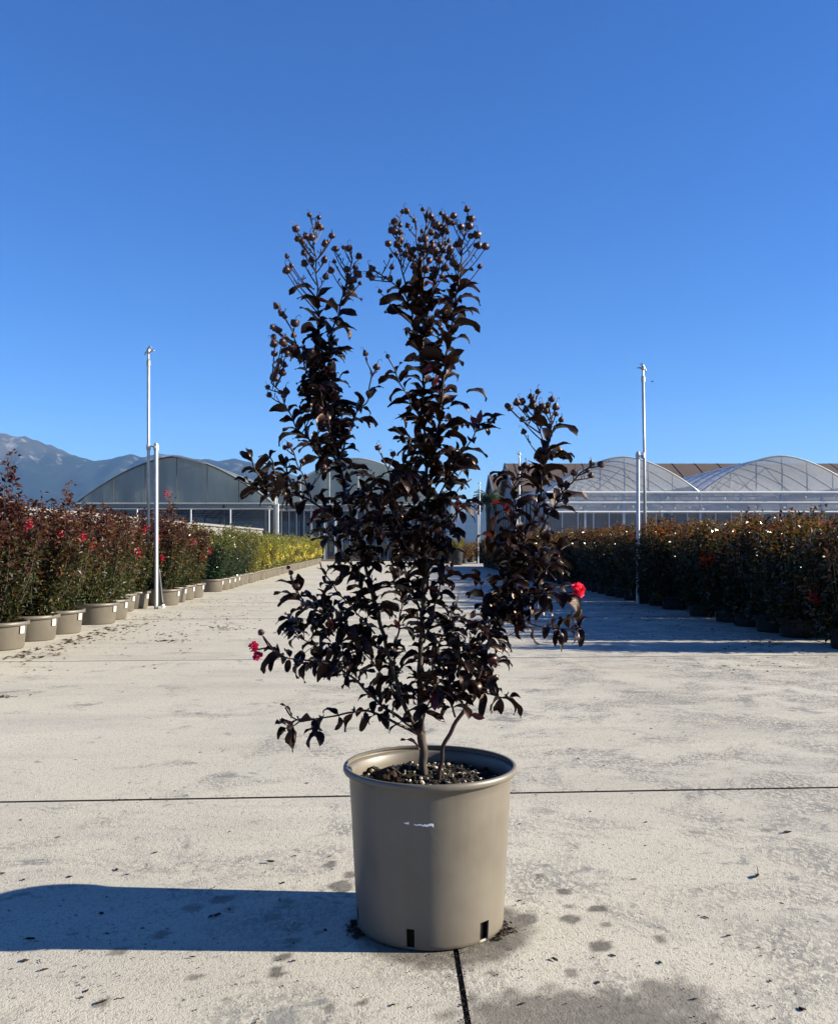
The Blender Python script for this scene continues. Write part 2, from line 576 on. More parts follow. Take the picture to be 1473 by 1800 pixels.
SPOTS = [z7(895, 228, 40, 17, .55), z7(775, 265, 40, 13, .5), z7(930, 265, 34, 10, .35), z7(655, 370, 36, 18, .55), z7(480, 437, 42, 18, .6),
         z7(1100, 300, 38, 14, .5), z7(1160, 235, 26, 12, .5), z7(1185, 395, 36, 13, .55), z7(1165, 422, 26, 10, .5), z7(1145, 462, 38, 16, .75),
         z7(1115, 525, 34, 24, .75), z7(797, 540, 30, 13, .55), z7(415, 650, 32, 18, .7), z7(255, 542, 20, 9, .35), z7(1335, 670, 22, 15, .75),
         z7(1460, 652, 24, 15, .7), z7(1385, 175, 46, 26, .7), z7(1325, 93, 26, 10, .7), z7(1345, 77, 20, 8, .7), z7(1415, 130, 30, 13, .7),
         z7(915, 627, 15, 9, .6), z7(1030, 565, 16, 8, .45), z7(610, 102, 18, 9, .3), z7(665, 112, 22, 9, .3), z7(1290, 360, 22, 9, .4),
         z8(258, 367, 22, 9, .7), z8(360, 430, 38, 12, .72), z8(390, 490, 24, 10, .55), z8(393, 536, 42, 17, .75), z8(505, 500, 44, 15, .75),
         z8(210, 537, 50, 20, .75), z8(535, 563, 28, 8, .6), z8(510, 650, 52, 24, .75), z8(757, 620, 30, 17, .65), z8(80, 758, 28, 16, .6),
         z8(398, 760, 30, 18, .6), z8(270, 105, 60, 14, .25), z8(1180, 183, 18, 8, .4), z8(345, 470, 18, 5, .35)]
BIGWET = [(1010, 1792, 230, 62, .66), (1180, 1752, 70, 36, .62), (1100, 1830, 240, 70, .70), (1215, 1800, 60, 50, .55), (890, 1835, 120, 60, .62)]


def wet_at(X, Y):
    w = np.zeros_like(X)
    wob = np.zeros_like(X)
    for k, (fx, fy, ph) in enumerate(((61, 43, 0.3), (97, -71, 1.7), (-37, 121, 2.9), (173, 151, 0.9))):
        wob += np.sin(X * fx + Y * fy + ph) * (0.10 / (1 + 0.5 * k))
    for (px, py, rx, ry, s) in SPOTS:
        c = G(px, py)
        ax, ay = rx / FPX * c.y, ry * c.y ** 2 / (CAM_H * FPX)
        d = np.sqrt(((X - c.x) / ax) ** 2 + ((Y - c.y) / ay) ** 2) + wob
        w = np.maximum(w, s * np.clip((1.05 - d) / 0.10, 0, 1))
    for (px, py, rx, ry, s) in BIGWET:
        c = G(px, py)
        ax, ay = rx / FPX * c.y, ry * c.y ** 2 / (CAM_H * FPX)
        d = np.sqrt(((X - c.x) / ax) ** 2 + ((Y - c.y) / ay) ** 2) + wob * 1.2
        w = np.maximum(w, s * np.clip((1.12 - d) / 0.4, 0, 1))
    # damp rim round the foot of the pot
    dx, dy = X - 0.050, Y - 2.205
    d = np.sqrt(dx ** 2 + dy ** 2) + wob * 0.05
    w = np.maximum(w, 0.72 * np.clip((0.232 - d) / 0.04, 0, 1))
    d = np.sqrt((X - 0.20) ** 2 + (Y - 2.19) ** 2) + wob * 0.06
    w = np.maximum(w, 0.55 * np.clip((0.075 - d) / 0.03, 0, 1))
    return w


def dense_axis(a, b, lo, hi, fine, coarse):
    pts = [a]
    x = a
    while x < b - 1e-6:
        x += fine if lo <= x < hi else min(coarse, max(fine, (lo - x) if x < lo else coarse))
        pts.append(min(x, b))
    if len(pts) > 2 and pts[-1] - pts[-2] < 1e-4:
        pts.pop(-2)
    return np.array(pts)


pave = bpy.data.objects.new('concrete_path', None)
COL.objects.link(pave)
pave['kind'] = 'structure'
pave['label'] = 'pale weathered concrete path cast in wide slabs between the plant beds'

XL = lambda x0, y: x0 - 0.033 * y
GAP = 0.013
for k in range(-2, 11):
    ya, yb = 3.37 + 4 * k, 3.37 + 4 * (k + 1)
    edges = [-11.0, -3.5, 3.95, 12.5]
    if k < 0:
        edges = [-11.0, -3.5, 0.15, 3.95, 12.5]
    for i in range(len(edges) - 1):
        x0, x1 = edges[i], edges[i + 1]
        near = (k in (-1, 0)) and -4 < x0 < 3.9
        g = GAP if k < 4 else 0.008
        gl = 0.006 if abs(x0 - 0.15) < 0.01 else g
        gr = 0.006 if abs(x1 - 0.15) < 0.01 else g
        x0, x1 = x0 + gl, x1 - gr
        va, vb = ya + g, yb - g
        if k == -1 and near:
            us = dense_axis(x0, x1, -1.75, 1.75, 0.013, 0.5)
            vs = dense_axis(va, vb, 1.65, 3.5, 0.013, 0.5)
        elif k == 0 and near:
            us = dense_axis(x0, x1, -3.4, 3.4, 0.12, 0.5)
            vs = dense_axis(va, vb, va, vb, 0.12, 0.5)
        else:
            us, vs = np.linspace(x0, x1, 9), np.linspace(va, vb, 5)
        U, V = np.meshgrid(us, vs)
        X = U - 0.033 * V
        Y = V + 0.065 * X
        Z = np.zeros_like(X)
        Z += 0.0012 * np.sin(X * 1.7 + Y * 0.9) * np.cos(Y * 1.3 - X * 0.4) - 0.0012
        Z[0, :] -= 0.0025; Z[-1, :] -= 0.0025; Z[:, 0] -= 0.0003; Z[:, -1] -= 0.0003
        wet = wet_at(X, Y) if k == -1 else np.zeros_like(X)
        me = grid_mesh('slab', X, Y, Z, M['concrete'], {'wet': wet}, skirt=0.04)
        link('slab', me, pave)
mb = MB()
mb.add([(-12, -6, -0.010), (13, -6, -0.010), (13, 48, -0.010), (-14, 48, -0.010)], [(0, 1, 2, 3)])
mb.build('joint_filler', M['joint'], pave)

# mountains: a real range about 3 km off
PROF = [(-1600, 800), (-1200, 770), (-800, 745), (-500, 752), (-250, 745), (-120, 752), (0, 762), (40, 766), (75, 778), (110, 791), (140, 803), (165, 808), (185, 805),
        (215, 799), (235, 799), (250, 805), (280, 796), (300, 799), (340, 807), (365, 804), (385, 808), (410, 806), (440, 812), (480, 822),
        (560, 848), (640, 866), (700, 874), (760, 880), (840, 886), (900, 893), (1000, 906), (1200, 926), (1500, 945), (2000, 950)]
px_ = np.array([p[0] for p in PROF], float)
py_ = np.array([p[1] for p in PROF], float)
DM = 3000.0
cols = np.linspace(-1600, 2000, 720)
ridge_h = CAM_H + (HY - np.interp(cols, px_, py_)) / FPX * DM
nrow = 46
Xm = np.zeros((nrow, len(cols))); Ym = np.zeros_like(Xm); Zm = np.zeros_like(Xm)
for j, cpx in enumerate(cols):
    x = (cpx - CX) / FPX * DM
    for i in range(nrow):
        t = i / (nrow - 1)                      # 0 foot .. 0.82 crest .. 1 behind
        if t <= 0.82:
            s = t / 0.82
            y = DM - 900 * (1 - s)
            base = ridge_h[j] * (0.25 * s + 0.75 * s ** 1.6)
        else:
            s = (t - 0.82) / 0.18
            y = DM + 500 * s
            base = ridge_h[j] * (1 - 0.8 * s)
            s = 1 - s
        n1 = mnoise.fractal(Vector((x / 190, y / 420, 3.3)), 1.0, 2.0, 5)
        n2 = 1 - abs(mnoise.noise(Vector((x / 95 + y / 500, y / 260, 8.1)))) * 2
        rug = ridge_h[j] * 0.16 * (n1 * 0.8 + n2 * 0.5 - 0.25) * math.sin(math.pi * min(1, max(0, s)) * 0.97 + 0.03) ** 0.8
        jag = ridge_h[j] * 0.012 * mnoise.fractal(Vector((x / 26, y / 90, 1.1)), 1.0, 2.0, 3) * s
        Xm[i, j], Ym[i, j], Zm[i, j] = x, y, base + rug + jag - 1.0 * (1 - min(1, s * 8))
me = grid_mesh('mountains', Xm, Ym, np.maximum(Zm, -0.3), M['mountain'])
link('mountains', me, kind='structure', label='blue hazy mountain range with pale rocky tops behind the greenhouses')

# fields on the plain in front of the mountains
mb = MB()
mb.add([(-2600, 150, -0.035), (2600, 150, -0.035), (2600, 2080, -0.035), (-2600, 2080, -0.035)], [(0, 1, 2, 3)])
mb.build('field', M['field'], kind='structure')

# ================================================================== greenhouses and the barns behind
def arch_pts(cx, hw, eave, rise, p, n=24):
    return [(cx + hw * u, eave + rise * (1 - abs(u) ** p)) for u in np.linspace(-1, 1, n + 1)]


def greenhouse(name, label, bays, y0, y1, eave, p, film_gable, film_roof, hoop_dy, frame_m, curtain_levels, lower_mat, bar_gap, rails):
    t = thing(name, label, 'greenhouse', (0, 0, 0))
    for (cx, hw, rise) in bays:
        pts = arch_pts(cx, hw, eave, rise, p)
        # roof sheet with thickness
        mb = MB()
        nrow = 15
        vs = []
        for j in range(nrow):
            y = y0 + 0.02 + (y1 - y0) * j / (nrow - 1)
            vs += [(x, y, z + 0.03) for x, z in pts]
        n = len(pts)
        fs = [(j * n + i, j * n + i + 1, (j + 1) * n + i + 1, (j + 1) * n + i) for j in range(nrow - 1) for i in range(n - 1)]
        mb.add(vs, fs)
        mb.build('roof_film', film_roof, t, smooth=True)
        # gable sheets front and back
        for y, fm in ((y0 + 0.06, film_gable), (y1, film_roof)):
            mb = MB()
            vs = [(x, y, z - 0.02) for x, z in pts] + [(x, y, eave - 0.02) for x, z in pts]
            mb.add(vs, [(i, n + i, n + i + 1, i + 1) for i in range(n - 1)])
            mb.build('gable_film', fm, t)
        # hoops
        hoop = MB()
        hoop.tube([(x, 0, z) for x, z in pts], 0.045, 6)
        hm = hoop.mesh('arch_hoop', frame_m, True)
        y = y0
        while y <= y1 + 0.1:
            o = link('arch_hoop', hm, t)
            o.location = (0, y, 0)
            y += hoop_dy
        # gable frame: chord, king bars, braces
        g = MB()
        g.tube([(cx - hw, y0 + 0.03, eave), (cx + hw, y0 + 0.03, eave)], 0.05, 6)
        g.build('gable_chord', frame_m, t)
        for u in (-0.62, -0.3, 0.02, 0.33, 0.65):
            b = MB()
            zt = eave + rise * (1 - abs(u) ** p)
            yb_, rb_ = (y0 + 0.02, 0.016) if film_gable is M['film_grey'] else (y0 + 0.11, 0.03)
            b.tube([(cx + hw * u, yb_, eave), (cx + hw * u, yb_, zt)], rb_, 6)
            b.build('gable_bar', frame_m, t)
        for j in range(1, 6):
            yy = y0 + hoop_dy * 2 * j
            if yy > y1:
                break
            for (ua, ub) in ((-0.55, -0.2), (-0.2, 0.25), (0.6, 0.25)):
                b = MB()
                b.tube([(cx + hw * ua, yy, eave + 0.1), (cx + hw * ub, yy, eave + rise * (1 - abs(ub) ** p) - 0.05)], 0.025, 5)
                b.build('roof_brace', frame_m, t)
            b = MB()
            b.tube([(cx - hw, yy, eave + 0.05), (cx + hw, yy, eave + 0.05)], 0.03, 5)
            b.build('tie_bar', frame_m, t)
    xs0 = bays[0][0] - bays[0][1]
    xs1 = bays[-1][0] + bays[-1][1]
    for (z, r, m) in rails:
        b = MB()
        b.tube([(xs0, y0 - 0.06, z), (xs1, y0 - 0.06, z)], r, 8)
        b.build('front_rail', m, t)
    # rolled curtains: wrinkled sheets between the rails
    for (za, zb, m) in curtain_levels:
        for (cx, hw, rise) in bays:
            nx, nz = 70, 7
            X, Z = np.meshgrid(np.linspace(cx - hw + 0.08, cx + hw - 0.08, nx), np.linspace(za, zb, nz))
            amp = np.sin(np.linspace(0.05, math.pi - 0.05, nz))[:, None]
            Yc = y0 + 0.0 + amp * (0.035 * np.sin(X * 9 + Z * 5) + 0.03 * np.sin(X * 17 - Z * 11 + 1) + 0.02 * np.sin(X * 4.3 + Z * 14)) - 0.05 * amp
            link('side_curtain', grid_mesh('side_curtain', X, Yc, Z, m), t)
    # posts under the eaves
    pm = MB()
    pm.box(-0.05, 0.05, -0.05, 0.05, 0, eave)
    pmesh = pm.mesh('post', frame_m)
    ypost = y0
    while ypost <= y1 + 0.1:
        xs = [xs0] + [b[0] + b[1] for b in bays]
        for x in xs:
            o = link('post', pmesh, t)
            o.location = (x, ypost, 0)
        ypost += hoop_dy * 2
    for (cx, hw, rise) in bays:
        for u in (-0.5, 0.0, 0.5):
            o = link('post', pmesh, t)
            o.location = (cx + u * hw, y0 - 0.02, 0)
    # lower wall
    zlow = min([c[0] for c in curtain_levels] + [eave - 0.35])
    for (cx, hw, rise) in bays:
        b = MB()
        b.add([(cx - hw, y0 + 0.1, 0), (cx + hw, y0 + 0.1, 0), (cx + hw, y0 + 0.1, zlow), (cx - hw, y0 + 0.1, zlow)], [(0, 1, 2, 3)])
        b.build('lower_wall', lower_mat, t)
        if bar_gap:
            bm_ = MB()
            bm_.box(-0.025, 0.025, -0.03, 0.03, 0, zlow)
            bme = bm_.mesh('wall_bar', frame_m)
            x = cx - hw + bar_gap
            while x < cx + hw:
                o = link('wall_bar', bme, t)
                o.location = (x, y0 + 0.03, 0)
                x += bar_gap
    return t, xs0, xs1


# left pair, grey-green and in their own shade
gl1, _, _ = greenhouse('greenhouse', 'grey-green arched greenhouse in front of the mountains with a half-open ridge vent', [(-13.0, 5.24, 2.5)], 50.0, 90.0, 3.02, 1.62,
                       M['film_grey'], M['film_roof_grey'], 3.0, M['frame_dark'], [(2.72, 3.0, M['film_roof_grey'])], M['net'], 0,
                       [(3.0, 0.06, M['rail']), (2.72, 0.05, M['rail'])])
for x in (-13.0 - 1.95 * 1, -10.0, -12.1, -7.95):
    b = MB(); b.box(x - 0.03, x + 0.03, 49.82, 49.88, 0, 2.7); b.build('white_post', M['white'], gl1)
b = MB()
vs = []
for i in range(6):
    a = i / 5
    x, z = -13.1 + 1.75 * a, 5.62 - 0.42 * a ** 1.3
    vs += [(x, 49.9, z), (x, 90, z), (x, 49.9, z - 0.10), (x, 90, z - 0.10)]
for i in range(5):
    k = i * 4
    b.f += [(k, k + 4, k + 5, k + 1), (k + 2, k + 3, k + 7, k + 6), (k, k + 2, k + 6, k + 4)]
b.v = vs
b.build('ridge_vent', M['curtain'], gl1)
gl2, _, _ = greenhouse('greenhouse', 'grey-green arched greenhouse half hidden behind the potted plant, with closely barred front', [(-3.45, 5.0, 2.6)], 52.0, 90.0, 3.02, 1.65,
                       M['film_grey'], M['film_roof_grey'], 3.0, M['frame'], [(2.72, 3.0, M['film_roof_grey'])], M['net'], 0.42,
                       [(3.0, 0.06, M['rail']), (2.72, 0.05, M['rail'])])
for x in (-8.45, -8.25, -7.85, -5.2, -4.6):
    b = MB(); b.box(x - 0.045, x + 0.045, 51.78, 51.86, 0, 3.4 if x < -7 else 2.9); b.build('white_post', M['white'], gl2)
b = MB(); b.box(1.75, 2.55, 51.6, 52.4, 0, 3.2); b.build('end_panel', M['white'], gl2)
# right multi-bay
gr_, gx0, gx1 = greenhouse('greenhouse', 'pale translucent multi-bay greenhouse with white rolled side curtains behind the right hedge',
                           [(10.44, 3.92, 1.83), (18.5, 4.14, 1.88), (26.9, 4.2, 1.88)], 48.0, 86.0, 3.49, 1.7,
                           M['film_pale'], M['film_roof'], 2.5, M['frame'], [(2.99, 3.47, M['curtain']), (2.50, 2.97, M['curtain'])], M['net_pale'], 0.8,
                           [(3.49, 0.06, M['white']), (2.98, 0.05, M['white']), (2.50, 0.055, M['white'])])
# its side wall facing the path
b = MB()
b.add([(gx0 - 0.03, 48, 0), (gx0 - 0.03, 86, 0), (gx0 - 0.03, 86, 4.3), (gx0 - 0.03, 48, 3.5)], [(0, 1, 2, 3)])
b.build('side_wall', M['barnwall'], gr_)
for i in range(20):
    y = 48.5 + i * 1.95
    b = MB(); b.box(gx0 - 0.12, gx0 - 0.06, y - 0.04, y + 0.04, 0, 3.5 + 0.8 * (y - 48) / 38); b.build('side_bar', M['frame_dark'], gr_)


def barn(label, x0, x1, yc, half, ridge, eave):
    t = thing('barn', label, 'barn', (x0, yc, 0))
    L = x1 - x0
    for s in (-1, 1):
        b = MB()
        y0_, y1_ = s * (half + 0.6), 0.0
        ze = eave - 0.6 * (ridge - eave) / half
        vs = [(-0.5, y0_, ze), (L, y0_, ze), (L, y1_, ridge), (-0.5, y1_, ridge)]
        b.add(vs + [(x, y, z - 0.18) for x, y, z in vs], [(0, 1, 2, 3), (7, 6, 5, 4), (0, 4, 5, 1), (0, 3, 7, 4), (1, 5, 6, 2)])
        roof = b.build('roof', M['roofbrown'], t)
        for i in range(int(L / 2.4)):
            r_ = MB()
            xx = i * 2.4 + 0.4
            r_.tube([(xx, y0_, ze + 0.02), (xx, y1_, ridge + 0.02)], 0.025, 4)
            if i < 24:
                r_.build('roof_rib', M['roofbrown'], roof)
    b = MB()
    b.box(0, L, -half, half, 0, eave - 0.2)
    b.build('wall', M['barnwall'], t)
    b = MB()
    vs = [(0, -half, eave - 0.2), (0, half, eave - 0.2), (0, 0, ridge - 0.25)]
    b.add(vs + [(x + 0.2, y, z) for x, y, z in vs], [(0, 1, 2), (5, 4, 3), (0, 2, 5, 3), (1, 4, 5, 2)])
    b.build('gable', M['barnwall'], t)
    for s in (-1, 1):
        b = MB()
        b.tube([(-0.55, s * (half + 0.6), eave - 0.75 * (ridge - eave) / half), (-0.55, 0, ridge - 0.05)], 0.13, 4)
        b.build('verge_board', M['rail'], t)


barn('long brown-roofed barn whose ridge shows above the right greenhouse', 9.7, 70.0, 100.0, 8.0, 9.4, 6.2)
barn('smaller brown-roofed barn behind the palm tree', 10.2, 40.0, 130.0, 8.5, 10.3, 7.0)

# low whitewashed fence behind the left bed
f = thing('board_fence', 'low whitewashed board fence running behind the left bed of shrubs', 'fence', (-6.9, 13.0, 0))
bm_ = MB(); bm_.box(-0.015, 0.015, -0.085, 0.085, 0, 1.44)
bme = bm_.mesh('fence_board', M['board'])
for i in range(142):
    o = link('fence_board', bme, f)
    o.location = (random.uniform(-0.01, 0.01), i * 0.2, random.uniform(-0.02, 0.02))
for z in (0.45, 1.47):
    b = MB(); b.box(-0.07, 0.07, -0.15, 28.3, z, z + 0.07); b.build('fence_rail', M['board'], f)

# palm and a far tree
t = thing('palm_tree', 'small feathery palm standing at the far end of the path before the barns', 'palm tree', (5.85, 80.0, 0))
b = MB(); b.tube([(0, 0, 0), (0.05, 0, 2), (0, 0, 4.6)], [0.22, 0.17, 0.19], 8); b.build('trunk', M['palmtrunk'], t, smooth=True)
for k in range(48):
    a = k * 2.399
    el = R(78 - 108 * (k / 47) ** 0.9)
    L = 1.35 * random.uniform(0.85, 1.1)
    fr = MB()
    d = Vector((math.cos(a), math.sin(a), 0))
    p = Vector((0, 0, 4.6)); e = el
    sp = [p.copy()]
    for j in range(6):
        p = p + (d * math.cos(e) + Vector((0, 0, math.sin(e)))) * L / 6
        e -= 0.22
        sp.append(p.copy())
    side = d.cross(Vector((0, 0, 1))).normalized()
    for j in range(1, 7):
        for s in (-1, 1):
            q = sp[j]; w = 0.38 * math.sin(math.pi * (j / 7)) + 0.1
            tip = q + side * s * w + d * 0.16 - Vector((0, 0, 0.16))
            fr.add([q, q + d * 0.13, tip], [(0, 1, 2)])
            q2 = (sp[j] + sp[j - 1]) / 2
            tip = q2 + side * s * w + d * 0.16 - Vector((0, 0, 0.12))
            fr.add([q2, q2 + d * 0.13, tip], [(0, 1, 2)])
    fr.tube(sp, [0.02] * 6 + [0.006], 4)
    fr.build('frond', M['palm'], t)


# ================================================================== leaf clouds for the shrubs
def leaf_cloud(name, pos, dirv, nrm, L, Wd, tint, mat):
    n = len(pos)
    dirv = dirv / np.linalg.norm(dirv, axis=1, keepdims=True)
    side = np.cross(nrm, dirv)
    side /= np.maximum(np.linalg.norm(side, axis=1, keepdims=True), 1e-6)
    up = np.cross(dirv, side)
    L = L[:, None]; Wd = Wd[:, None]
    mid = pos + dirv * L * 0.45
    fold = up * Wd * 0.35
    tip = pos + dirv * L - up * L * 0.18
    v = np.stack([pos, mid + side * Wd * 0.5 + fold, tip, mid - side * Wd * 0.5 + fold], 1).reshape(-1, 3)
    b = np.arange(n)[:, None] * 4
    f = np.concatenate([b + np.array([[0, 1, 2]]), b + np.array([[0, 2, 3]])], 1).reshape(-1, 3)
    me = bpy.data.meshes.new(name)
    me.from_pydata(v.tolist(), [], f.tolist())
    me.materials.append(mat)
    a = me.attributes.new('tint', 'FLOAT_COLOR', 'POINT')
    c = np.ones((n, 4, 4), np.float32)
    c[:, :, :3] = tint[:, None, :]
    a.data.foreach_set('color', c.reshape(-1))
    me.update()
    return me


def rand_unit(n):
    v = rng.normal(size=(n, 3))
    return v / np.linalg.norm(v, axis=1, keepdims=True)


def shrub_meshes(kind, n_leaf, height, spread, tall=None, seed=0):
    """returns (foliage mesh, stems mesh). Leaves grow along many stems fanning out of the pot."""
    r = np.random.default_rng(seed)
    ns = 20 if kind != 'photinia' else 24
    stems = MB()
    paths = []
    for i in range(ns):
        a = r.uniform(0, 2 * math.pi)
        rad = spread * math.sqrt(r.uniform(0.02, 1))
        h = height * (1.04 - 0.22 * (rad / spread) ** 2) * r.uniform(0.82, 1.06)
        p0 = np.array([0.06 * math.cos(a), 0.06 * math.sin(a), 0.16])
        p1 = np.array([rad * 0.75 * math.cos(a), rad * 0.75 * math.sin(a), 0.16 + (h - 0.16) * 0.45])
        p2 = np.array([rad * math.cos(a), rad * math.sin(a), h])
        paths.append((p0, p1, p2))
    if tall:
        for (dx, dy, hh) in tall:
            paths.append((np.array([0, 0, 0.16]), np.array([dx * 0.6, dy * 0.6, hh * 0.5]), np.array([dx, dy, hh])))
    for (p0, p1, p2) in paths:
        stems.tube(smooth_path([p0, p1, p2], 3), [0.0055] * 3 + [0.0045, 0.004, 0.003, 0.002], 4, cap=False)
    w = np.array([1.0] * ns + [0.45] * (len(paths) - ns)); w /= w.sum()
    which = r.choice(len(paths), n_leaf, p=w)
    t = r.beta(1.0 if kind == 'photinia' else 1.4, 1.05, n_leaf)
    P0 = np.array([p[0] for p in paths])[which]; P1 = np.array([p[1] for p in paths])[which]; P2 = np.array([p[2] for p in paths])[which]
    tt = t[:, None]
    ax = (1 - tt) ** 2 * P0 + 2 * tt * (1 - tt) * (P1 * 1.1 - 0.05 * (P0 + P2)) + tt ** 2 * P2
    out = r.normal(size=(n_leaf, 3)); out[:, 2] *= 0.5
    out /= np.linalg.norm(out, axis=1, keepdims=True)
    is_tall = which >= ns
    reach = (0.22 if kind == 'photinia' else 0.14) * (1.05 - 0.70 * t) * r.uniform(0.1, 1, n_leaf)
    reach = np.where(is_tall & (t > 0.6), 0.055 * r.uniform(0.2, 1, n_leaf), reach)
    pos = ax + out * reach[:, None]
    pos[:, 2] = np.maximum(pos[:, 2], (0.05 if kind == 'photinia' else 0.2) + r.uniform(-0.04, 0.12, n_leaf))
    dv = out * 0.9 + r.normal(size=(n_leaf, 3)) * 0.45 + np.array([0, 0, 0.1])
    nm = np.array([0, 0, 1.0]) + r.normal(size=(n_leaf, 3)) * 0.55
    hh = np.clip(pos[:, 2] / height, 0, 1.3)
    u = r.uniform(0, 1, (n_leaf, 1))
    lerp = lambda a, b: np.array(a) + (np.array(b) - np.array(a)) * u
    if kind == 'crape':
        L = r.uniform(0.036, 0.064, n_leaf); Wd = L * r.uniform(0.45, 0.6, n_leaf)
        low = lerp((0.016, 0.024, 0.008), (0.056, 0.060, 0.018))
        top = lerp((0.030, 0.010, 0.009), (0.088, 0.028, 0.018))
        k = np.clip((hh - 0.55 + r.normal(0, 0.14, n_leaf)) / 0.25, 0, 1)[:, None]
        tint = low * (1 - k) + top * k
        br = r.uniform(0, 1, n_leaf) < 0.05
        tint[br] = (0.16, 0.07, 0.02)
    elif kind == 'green':
        L = r.uniform(0.040, 0.065, n_leaf); Wd = L * r.uniform(0.42, 0.55, n_leaf)
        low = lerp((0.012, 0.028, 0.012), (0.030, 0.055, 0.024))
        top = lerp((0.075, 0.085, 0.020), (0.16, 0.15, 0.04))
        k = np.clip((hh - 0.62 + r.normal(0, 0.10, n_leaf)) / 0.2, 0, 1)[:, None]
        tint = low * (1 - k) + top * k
    elif kind == 'yellow':
        L = r.uniform(0.045, 0.075, n_leaf); Wd = L * r.uniform(0.45, 0.6, n_leaf)
        tint = lerp((0.080, 0.090, 0.018), (0.25, 0.24, 0.055))
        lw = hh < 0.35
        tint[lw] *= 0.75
        yl = r.uniform(0, 1, n_leaf) < 0.09
        tint[yl] = (0.30, 0.27, 0.05)
    elif kind == 'rust':
        L = r.uniform(0.045, 0.075, n_leaf); Wd = L * r.uniform(0.45, 0.6, n_leaf)
        tint = lerp((0.050, 0.040, 0.014), (0.17, 0.075, 0.022))
    else:   # photinia
        L = r.uniform(0.040, 0.072, n_leaf); Wd = L * r.uniform(0.40, 0.52, n_leaf)
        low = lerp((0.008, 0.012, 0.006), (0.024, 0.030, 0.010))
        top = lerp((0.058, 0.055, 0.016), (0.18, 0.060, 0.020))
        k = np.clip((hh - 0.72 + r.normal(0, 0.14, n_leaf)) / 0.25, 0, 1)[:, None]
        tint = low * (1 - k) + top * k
        for _ in range(3):      # patches of red and orange new growth
            c = pos[r.integers(n_leaf)]
            m_ = np.linalg.norm(pos - c, axis=1) < r.uniform(0.05, 0.10)
            tint[m_] = np.array([(0.22, 0.024, 0.014), (0.26, 0.075, 0.012), (0.13, 0.11, 0.016)][r.integers(3)]) * r.uniform(0.6, 1.1, (int(m_.sum()), 1))
    mat = M['foliage_gloss'] if kind in ('photinia', 'green') else M['foliage']
    return leaf_cloud('foliage', pos, dv, nm, L, Wd, tint, mat), stems.mesh('stems', M['stem'], True)


def flower_mesh(name, mat, n, size, seed):
    r = np.random.default_rng(seed)
    pos = r.normal(size=(n, 3)) * np.array([0.4, 0.4, 0.6]) * size
    dv = r.normal(size=(n, 3)); nm = r.normal(size=(n, 3))
    L = r.uniform(0.25, 0.5, n) * size
    return leaf_cloud(name, pos, dv, nm, L, L * 0.9, np.ones((n, 3)), mat)


def tub_mesh(mat, r0, r1, h, lip=0.015):
    mb = MB()
    mb.lathe([(0.001, 0.0), (r0 - 0.01, 0.0), (r0, 0.012), (r1 - 0.01, h - 0.04), (r1 - 0.008, h - 0.035), (r1 + lip, h - 0.03), (r1 + lip, h),
              (r1 - 0.012, h), (r1 - 0.016, h - 0.05)], 28)
    return mb.mesh('pot', mat, True)


def soil_disc(r, z):
    mb = MB()
    mb.lathe([(0.001, z + 0.01), (r * 0.5, z + 0.012), (r, z)], 20)
    return mb.mesh('soil', M['soil'], True)


tag_mb = MB()
vs = []
for i in range(4):
    a = -0.12 + 0.075 * i
    vs += [(math.cos(a) * 0.2505, math.sin(a) * 0.2505, 0.135), (math.cos(a) * 0.2550, math.sin(a) * 0.2550, 0.198)]
tag_mb.add(vs, [(2 * i, 2 * i + 2, 2 * i + 3, 2 * i + 1) for i in range(3)])
tag_me = tag_mb.mesh('pot_label', M['whitetag'])

POT_L = tub_mesh(M['pot_far'], 0.225, 0.255, 0.235)
POT_R = tub_mesh(M['pot_black'], 0.15, 0.17, 0.18)
SOIL_L, SOIL_R = soil_disc(0.243, 0.19), soil_disc(0.158, 0.15)

VAR = {
    'crape': [shrub_meshes('crape', 4200, 1.32, 0.46, [(0.05, 0.1, 1.42)], 11), shrub_meshes('crape', 4200, 1.24, 0.46, [(-0.1, 0.0, 1.38)], 12),
              shrub_meshes('crape', 4200, 1.20, 0.46, None, 13), shrub_meshes('crape', 4200, 1.34, 0.46, [(0.15, -0.1, 1.46), (-.1, .1, 1.36)], 14)],
    'crape_tall': [shrub_meshes('crape', 4400, 1.30, 0.46, [(0.13, 0.02, 1.70), (0.17, -0.03, 1.60), (0.08, 0.05, 1.54), (0.11, -0.05, 1.65)], 15)],
    'green': [shrub_meshes('green', 3000, 1.18, 0.46, None, 21), shrub_meshes('green', 3000, 1.12, 0.46, None, 22)],
    'yellow': [shrub_meshes('yellow', 2200, 1.12, 0.44, [(0.1, 0, 1.25)], 31), shrub_meshes('yellow', 2200, 1.06, 0.45, None, 32)],
    'photinia': [shrub_meshes('photinia', 4800, 1.16, 0.44, None, 41), shrub_meshes('photinia', 4800, 1.20, 0.44, None, 42),
                 shrub_meshes('photinia', 4800, 1.10, 0.44, None, 43), shrub_meshes('photinia', 4800, 1.17, 0.42, [(0.05, 0.05, 1.24)], 44),
                 shrub_meshes('photinia', 4800, 1.13, 0.44, None, 45)],
    'rust': [shrub_meshes('rust', 1500, 0.95, 0.5, None, 51), shrub_meshes('rust', 1500, 0.85, 0.5, None, 52)],
}
RED_FL = [flower_mesh('flower_cluster', M['petal_field'], 40, 0.055, s) for s in (1, 2)]
YEL_FL = [flower_mesh('flower_cluster', M['petal_yellow'], 30, 0.08, s) for s in (3, 4)]
